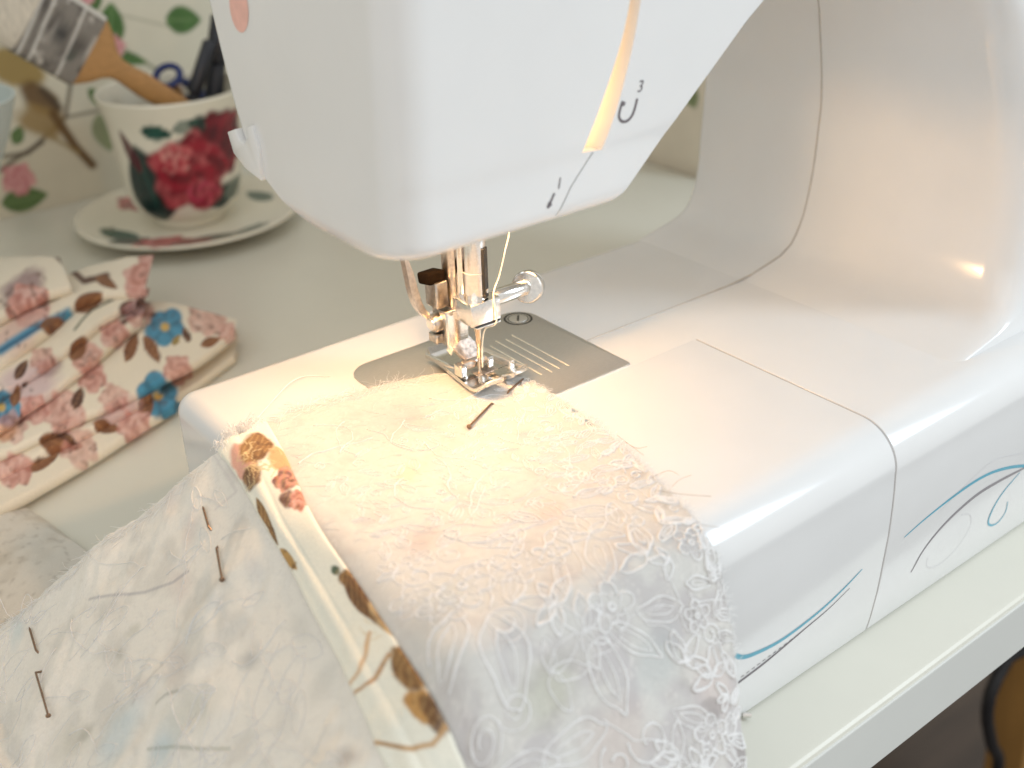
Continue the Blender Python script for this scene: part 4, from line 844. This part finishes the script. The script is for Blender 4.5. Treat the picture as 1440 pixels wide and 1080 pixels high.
lathe_print([(.05, .2), (1.9, .2), (2.1, 0), (2.35, .05), (2.35, .5), (2.9, .75), (3.45, 1.4), (3.78, 2.6), (3.9, 3.8), (4.02, 5.2), (4.2, 6.9), (4.5, 8.2), (4.62, 8.55), (4.56, 8.65), (4.45, 8.55), (4.1, 6.9), (3.85, 5.2), (3.62, 3.8), (3.4, 2.6), (2.9, 1.4), (2.0, .9), (.05, .7)], pcup, .56, name='bowl', parent=cu)
# handle of the cup, away from the camera to the right
ha = TOC + 2.0; hd = np.array([math.cos(ha), math.sin(ha), 0]); c3 = np.array([CC[0], CC[1], 0])
hc = [c3 + hd * r_ + [0, 0, z_] for r_, z_ in [(3.9, 7.4), (5.2, 8.0), (6.2, 7.0), (6.0, 5.2), (4.8, 4.0), (3.5, 3.6)]]
C_ = crv(hc, 30); V, F = tube(C_, .38, 12); obj('cup_handle', V, F, CHINA, cu, 180, col=np.tile(china, (len(V), 1)))

# paint brush leaning out of the cup to the left
a = np.array([CC[0] + .6, CC[1] + .2, 2.4]); b = at((222, 132), y=41.5); c_ = at((150, 88), y=41.2); dirb = c_ - b; dirb /= np.linalg.norm(dirb)
br_ = thing('paintbrush', 'wide paintbrush with wooden handle and grey printed band, leaning in the teacup', 'paintbrush', a)
sidev = np.cross(dirb, FW); sidev /= np.linalg.norm(sidev); nrm = np.cross(sidev, dirb)
def board(stations, mtl, name, parent, col=None):
    V = []; n = 20
    for s0, w2, t2 in stations:
        for k in range(n):
            aa = 2 * math.pi * k / n; ex = 2 / 3.2
            V.append(b + dirb * s0 + sidev * w2 * np.sign(math.cos(aa)) * abs(math.cos(aa)) ** ex + nrm * t2 * np.sign(math.sin(aa)) * abs(math.sin(aa)) ** ex)
    V = np.array(V)
    k = len(stations); F = [(i * n + j, i * n + (j + 1) % n, (i + 1) * n + (j + 1) % n, (i + 1) * n + j) for i in range(k - 1) for j in range(n)] + [tuple(range(n))[::-1], tuple((k - 1) * n + j for j in range(n))]
    return V, F
V, F = board([(-5.5, .55, .5), (-3, .62, .5), (-.5, .72, .5), (1.2, .74, .5), (2.6, .62, .5), (3.2, .68, .5), (3.7, 1.0, .5), (4.2, 1.55, .5), (4.9, 2.1, .5), (5.3, 2.2, .5), (5.4, 2.2, .5)], WOODB, '', None)
obj('handle', V, F, WOODB, br_)
st2 = [(s0, 2.28, .56) for s0 in np.linspace(5.2, 9.0, 60)]
V = []; n = 120
for s0, w2, t2 in st2:
    for k in range(n):
        aa = 2 * math.pi * k / n; ex = 2 / 6.; V.append(b + dirb * s0 + sidev * w2 * np.sign(math.cos(aa)) * abs(math.cos(aa)) ** ex + nrm * t2 * np.sign(math.sin(aa)) * abs(math.sin(aa)) ** ex)
V = np.array(V); U = (V - b) @ sidev; W_ = (V - b) @ dirb
C = np.tile(srgb(124, 118, 110), (len(V), 1)).astype(float)
blend(C, np.clip((fbm(U * 1.6, W_ * 1.6, 71) - .45) * 4, 0, .8), srgb(70, 64, 60)); blend(C, np.clip((fbm(U * 2.5, W_ * 2.5, 73) - .55) * 5, 0, .7), srgb(196, 190, 180))
for y0 in (-1.25, .75, 1.5): p_line(C, U, W_, [(-2.2 + .3, 5.9 + (y0 + 2) * .9), (2.2, 5.6 + (y0 + 2) * .9)], .16, srgb(208, 204, 196), .8); p_line(C, U, W_, [(-2.2, 6.2 + (y0 + 2) * .9), (2.2, 5.9 + (y0 + 2) * .9)], .1, srgb(80, 74, 70), .7)
p_blob(C, U, W_, -.3, 7.2, .55, .5, 0, srgb(42, 42, 42), .95, .4, 3); p_blob(C, U, W_, .8, 6.1, .5, .3, .5, srgb(70, 74, 66), .8, .4, 4); p_line(C, U, W_, [(-2.1, 5.3), (-2.1, 8.9)], .25, srgb(214, 210, 200), .8)
k = len(st2); F = [(i * n + j, i * n + (j + 1) % n, (i + 1) * n + (j + 1) % n, (i + 1) * n + j) for i in range(k - 1) for j in range(n)] + [tuple(range(n))[::-1], tuple((k - 1) * n + j for j in range(n))]
obj('printed_band', V, F, FERR, br_, 40, col=C)
V, F = board([(8.9, 2.2, .5), (11, 2.3, .55), (13, 2.3, .45), (14, 2.2, .15)], BRIST, '', None); obj('bristles', V, F, BRIST, br_)
# scissors with blue loops
sc = thing('scissors', 'scissors with dark blue looped handles standing in the teacup', 'scissors', (CC[0] + .8, CC[1], 2.2))
def loop(c, rx, rz, r, tilt):
    t = np.linspace(0, 2 * math.pi, 40); return [np.array(c) + RT * (rx * np.cos(x) * math.cos(tilt) - rz * np.sin(x) * math.sin(tilt)) + UP * (rx * np.cos(x) * math.sin(tilt) + rz * np.sin(x) * math.cos(tilt)) for x in t]
k1 = at((236, 107), y=42.5); k2 = at((262, 128), y=43.2)
obj('handle', *tube(loop(k1, .78, .62, .2, .4), .22, 10), BLUEP, sc); obj('handle', *tube(loop(k2, .95, .5, .2, -.3), .3, 10), BLUEP, sc)
obj('blade', *bar(k1 + RT * .6 - UP * .5, (CC[0] + 1.0, CC[1] - .3, 2.2), .7, .25, .08), STEEL, sc); obj('blade', *bar(k2 - UP * .4, (CC[0] + .7, CC[1] + .2, 2.2), .7, .25, .08), STEEL, sc)
mk = thing('marker_pen', 'fat black marker pen standing in the teacup against the machine head', 'pen', (CC[0] + 1.4, CC[1] + .4, 2.0), 'pens standing in the teacup')
m0 = np.array([CC[0] + 1.6, CC[1] + .5, 1.9]); m1 = at((304, 90), y=43.4); m2 = at((313, 22), y=43.6)
obj('barrel', *cyl(m0, m1, .62, 24, .1), NAVY, mk); obj('cap', *cyl(m1, m2, .74, 24, .15), NAVY, mk)
mk = thing('ballpoint_pen', 'dark slanting pen in the teacup between the scissors and the fat marker', 'pen', (CC[0] + .3, CC[1] - .4, 2.0), 'pens standing in the teacup')
m0 = np.array([CC[0] + .6, CC[1] - .5, 1.9]); m1 = at((272, 132), y=42.3); m2 = at((296, 58), y=42.5)
obj('barrel', *cyl(m0, m1, .36, 20, .1), NAVY, mk); obj('cap', *cyl(m1, m2, .47, 20, .12), NAVY, mk)
# pale teal pot cut off by the left edge of the frame
pc = at((-88, 200), y=38); pr = [(.05, 0), (2.3, 0), (2.4, .15), (1.2, .5), (.5, 1.2), (.45, 3.6), (.8, 4.8), (1.6, 6.0), (2.6, 7.8), (3.5, 9.6), (4.2, 11.4), (4.4, 12.0), (4.25, 12.05), (4.0, 11.3), (3.3, 9.6), (2.3, 7.7), (1.2, 6.0), (.05, 5.4)]
V, F = lathe(crv(pr, 60), (pc[0], pc[1], 0), 56); tag(obj('goblet', V, F, TEAL, None, 50, base=(pc[0], pc[1], 0)), 'pale teal flared vessel cut off at the left edge, behind the floral cloth', 'vase')
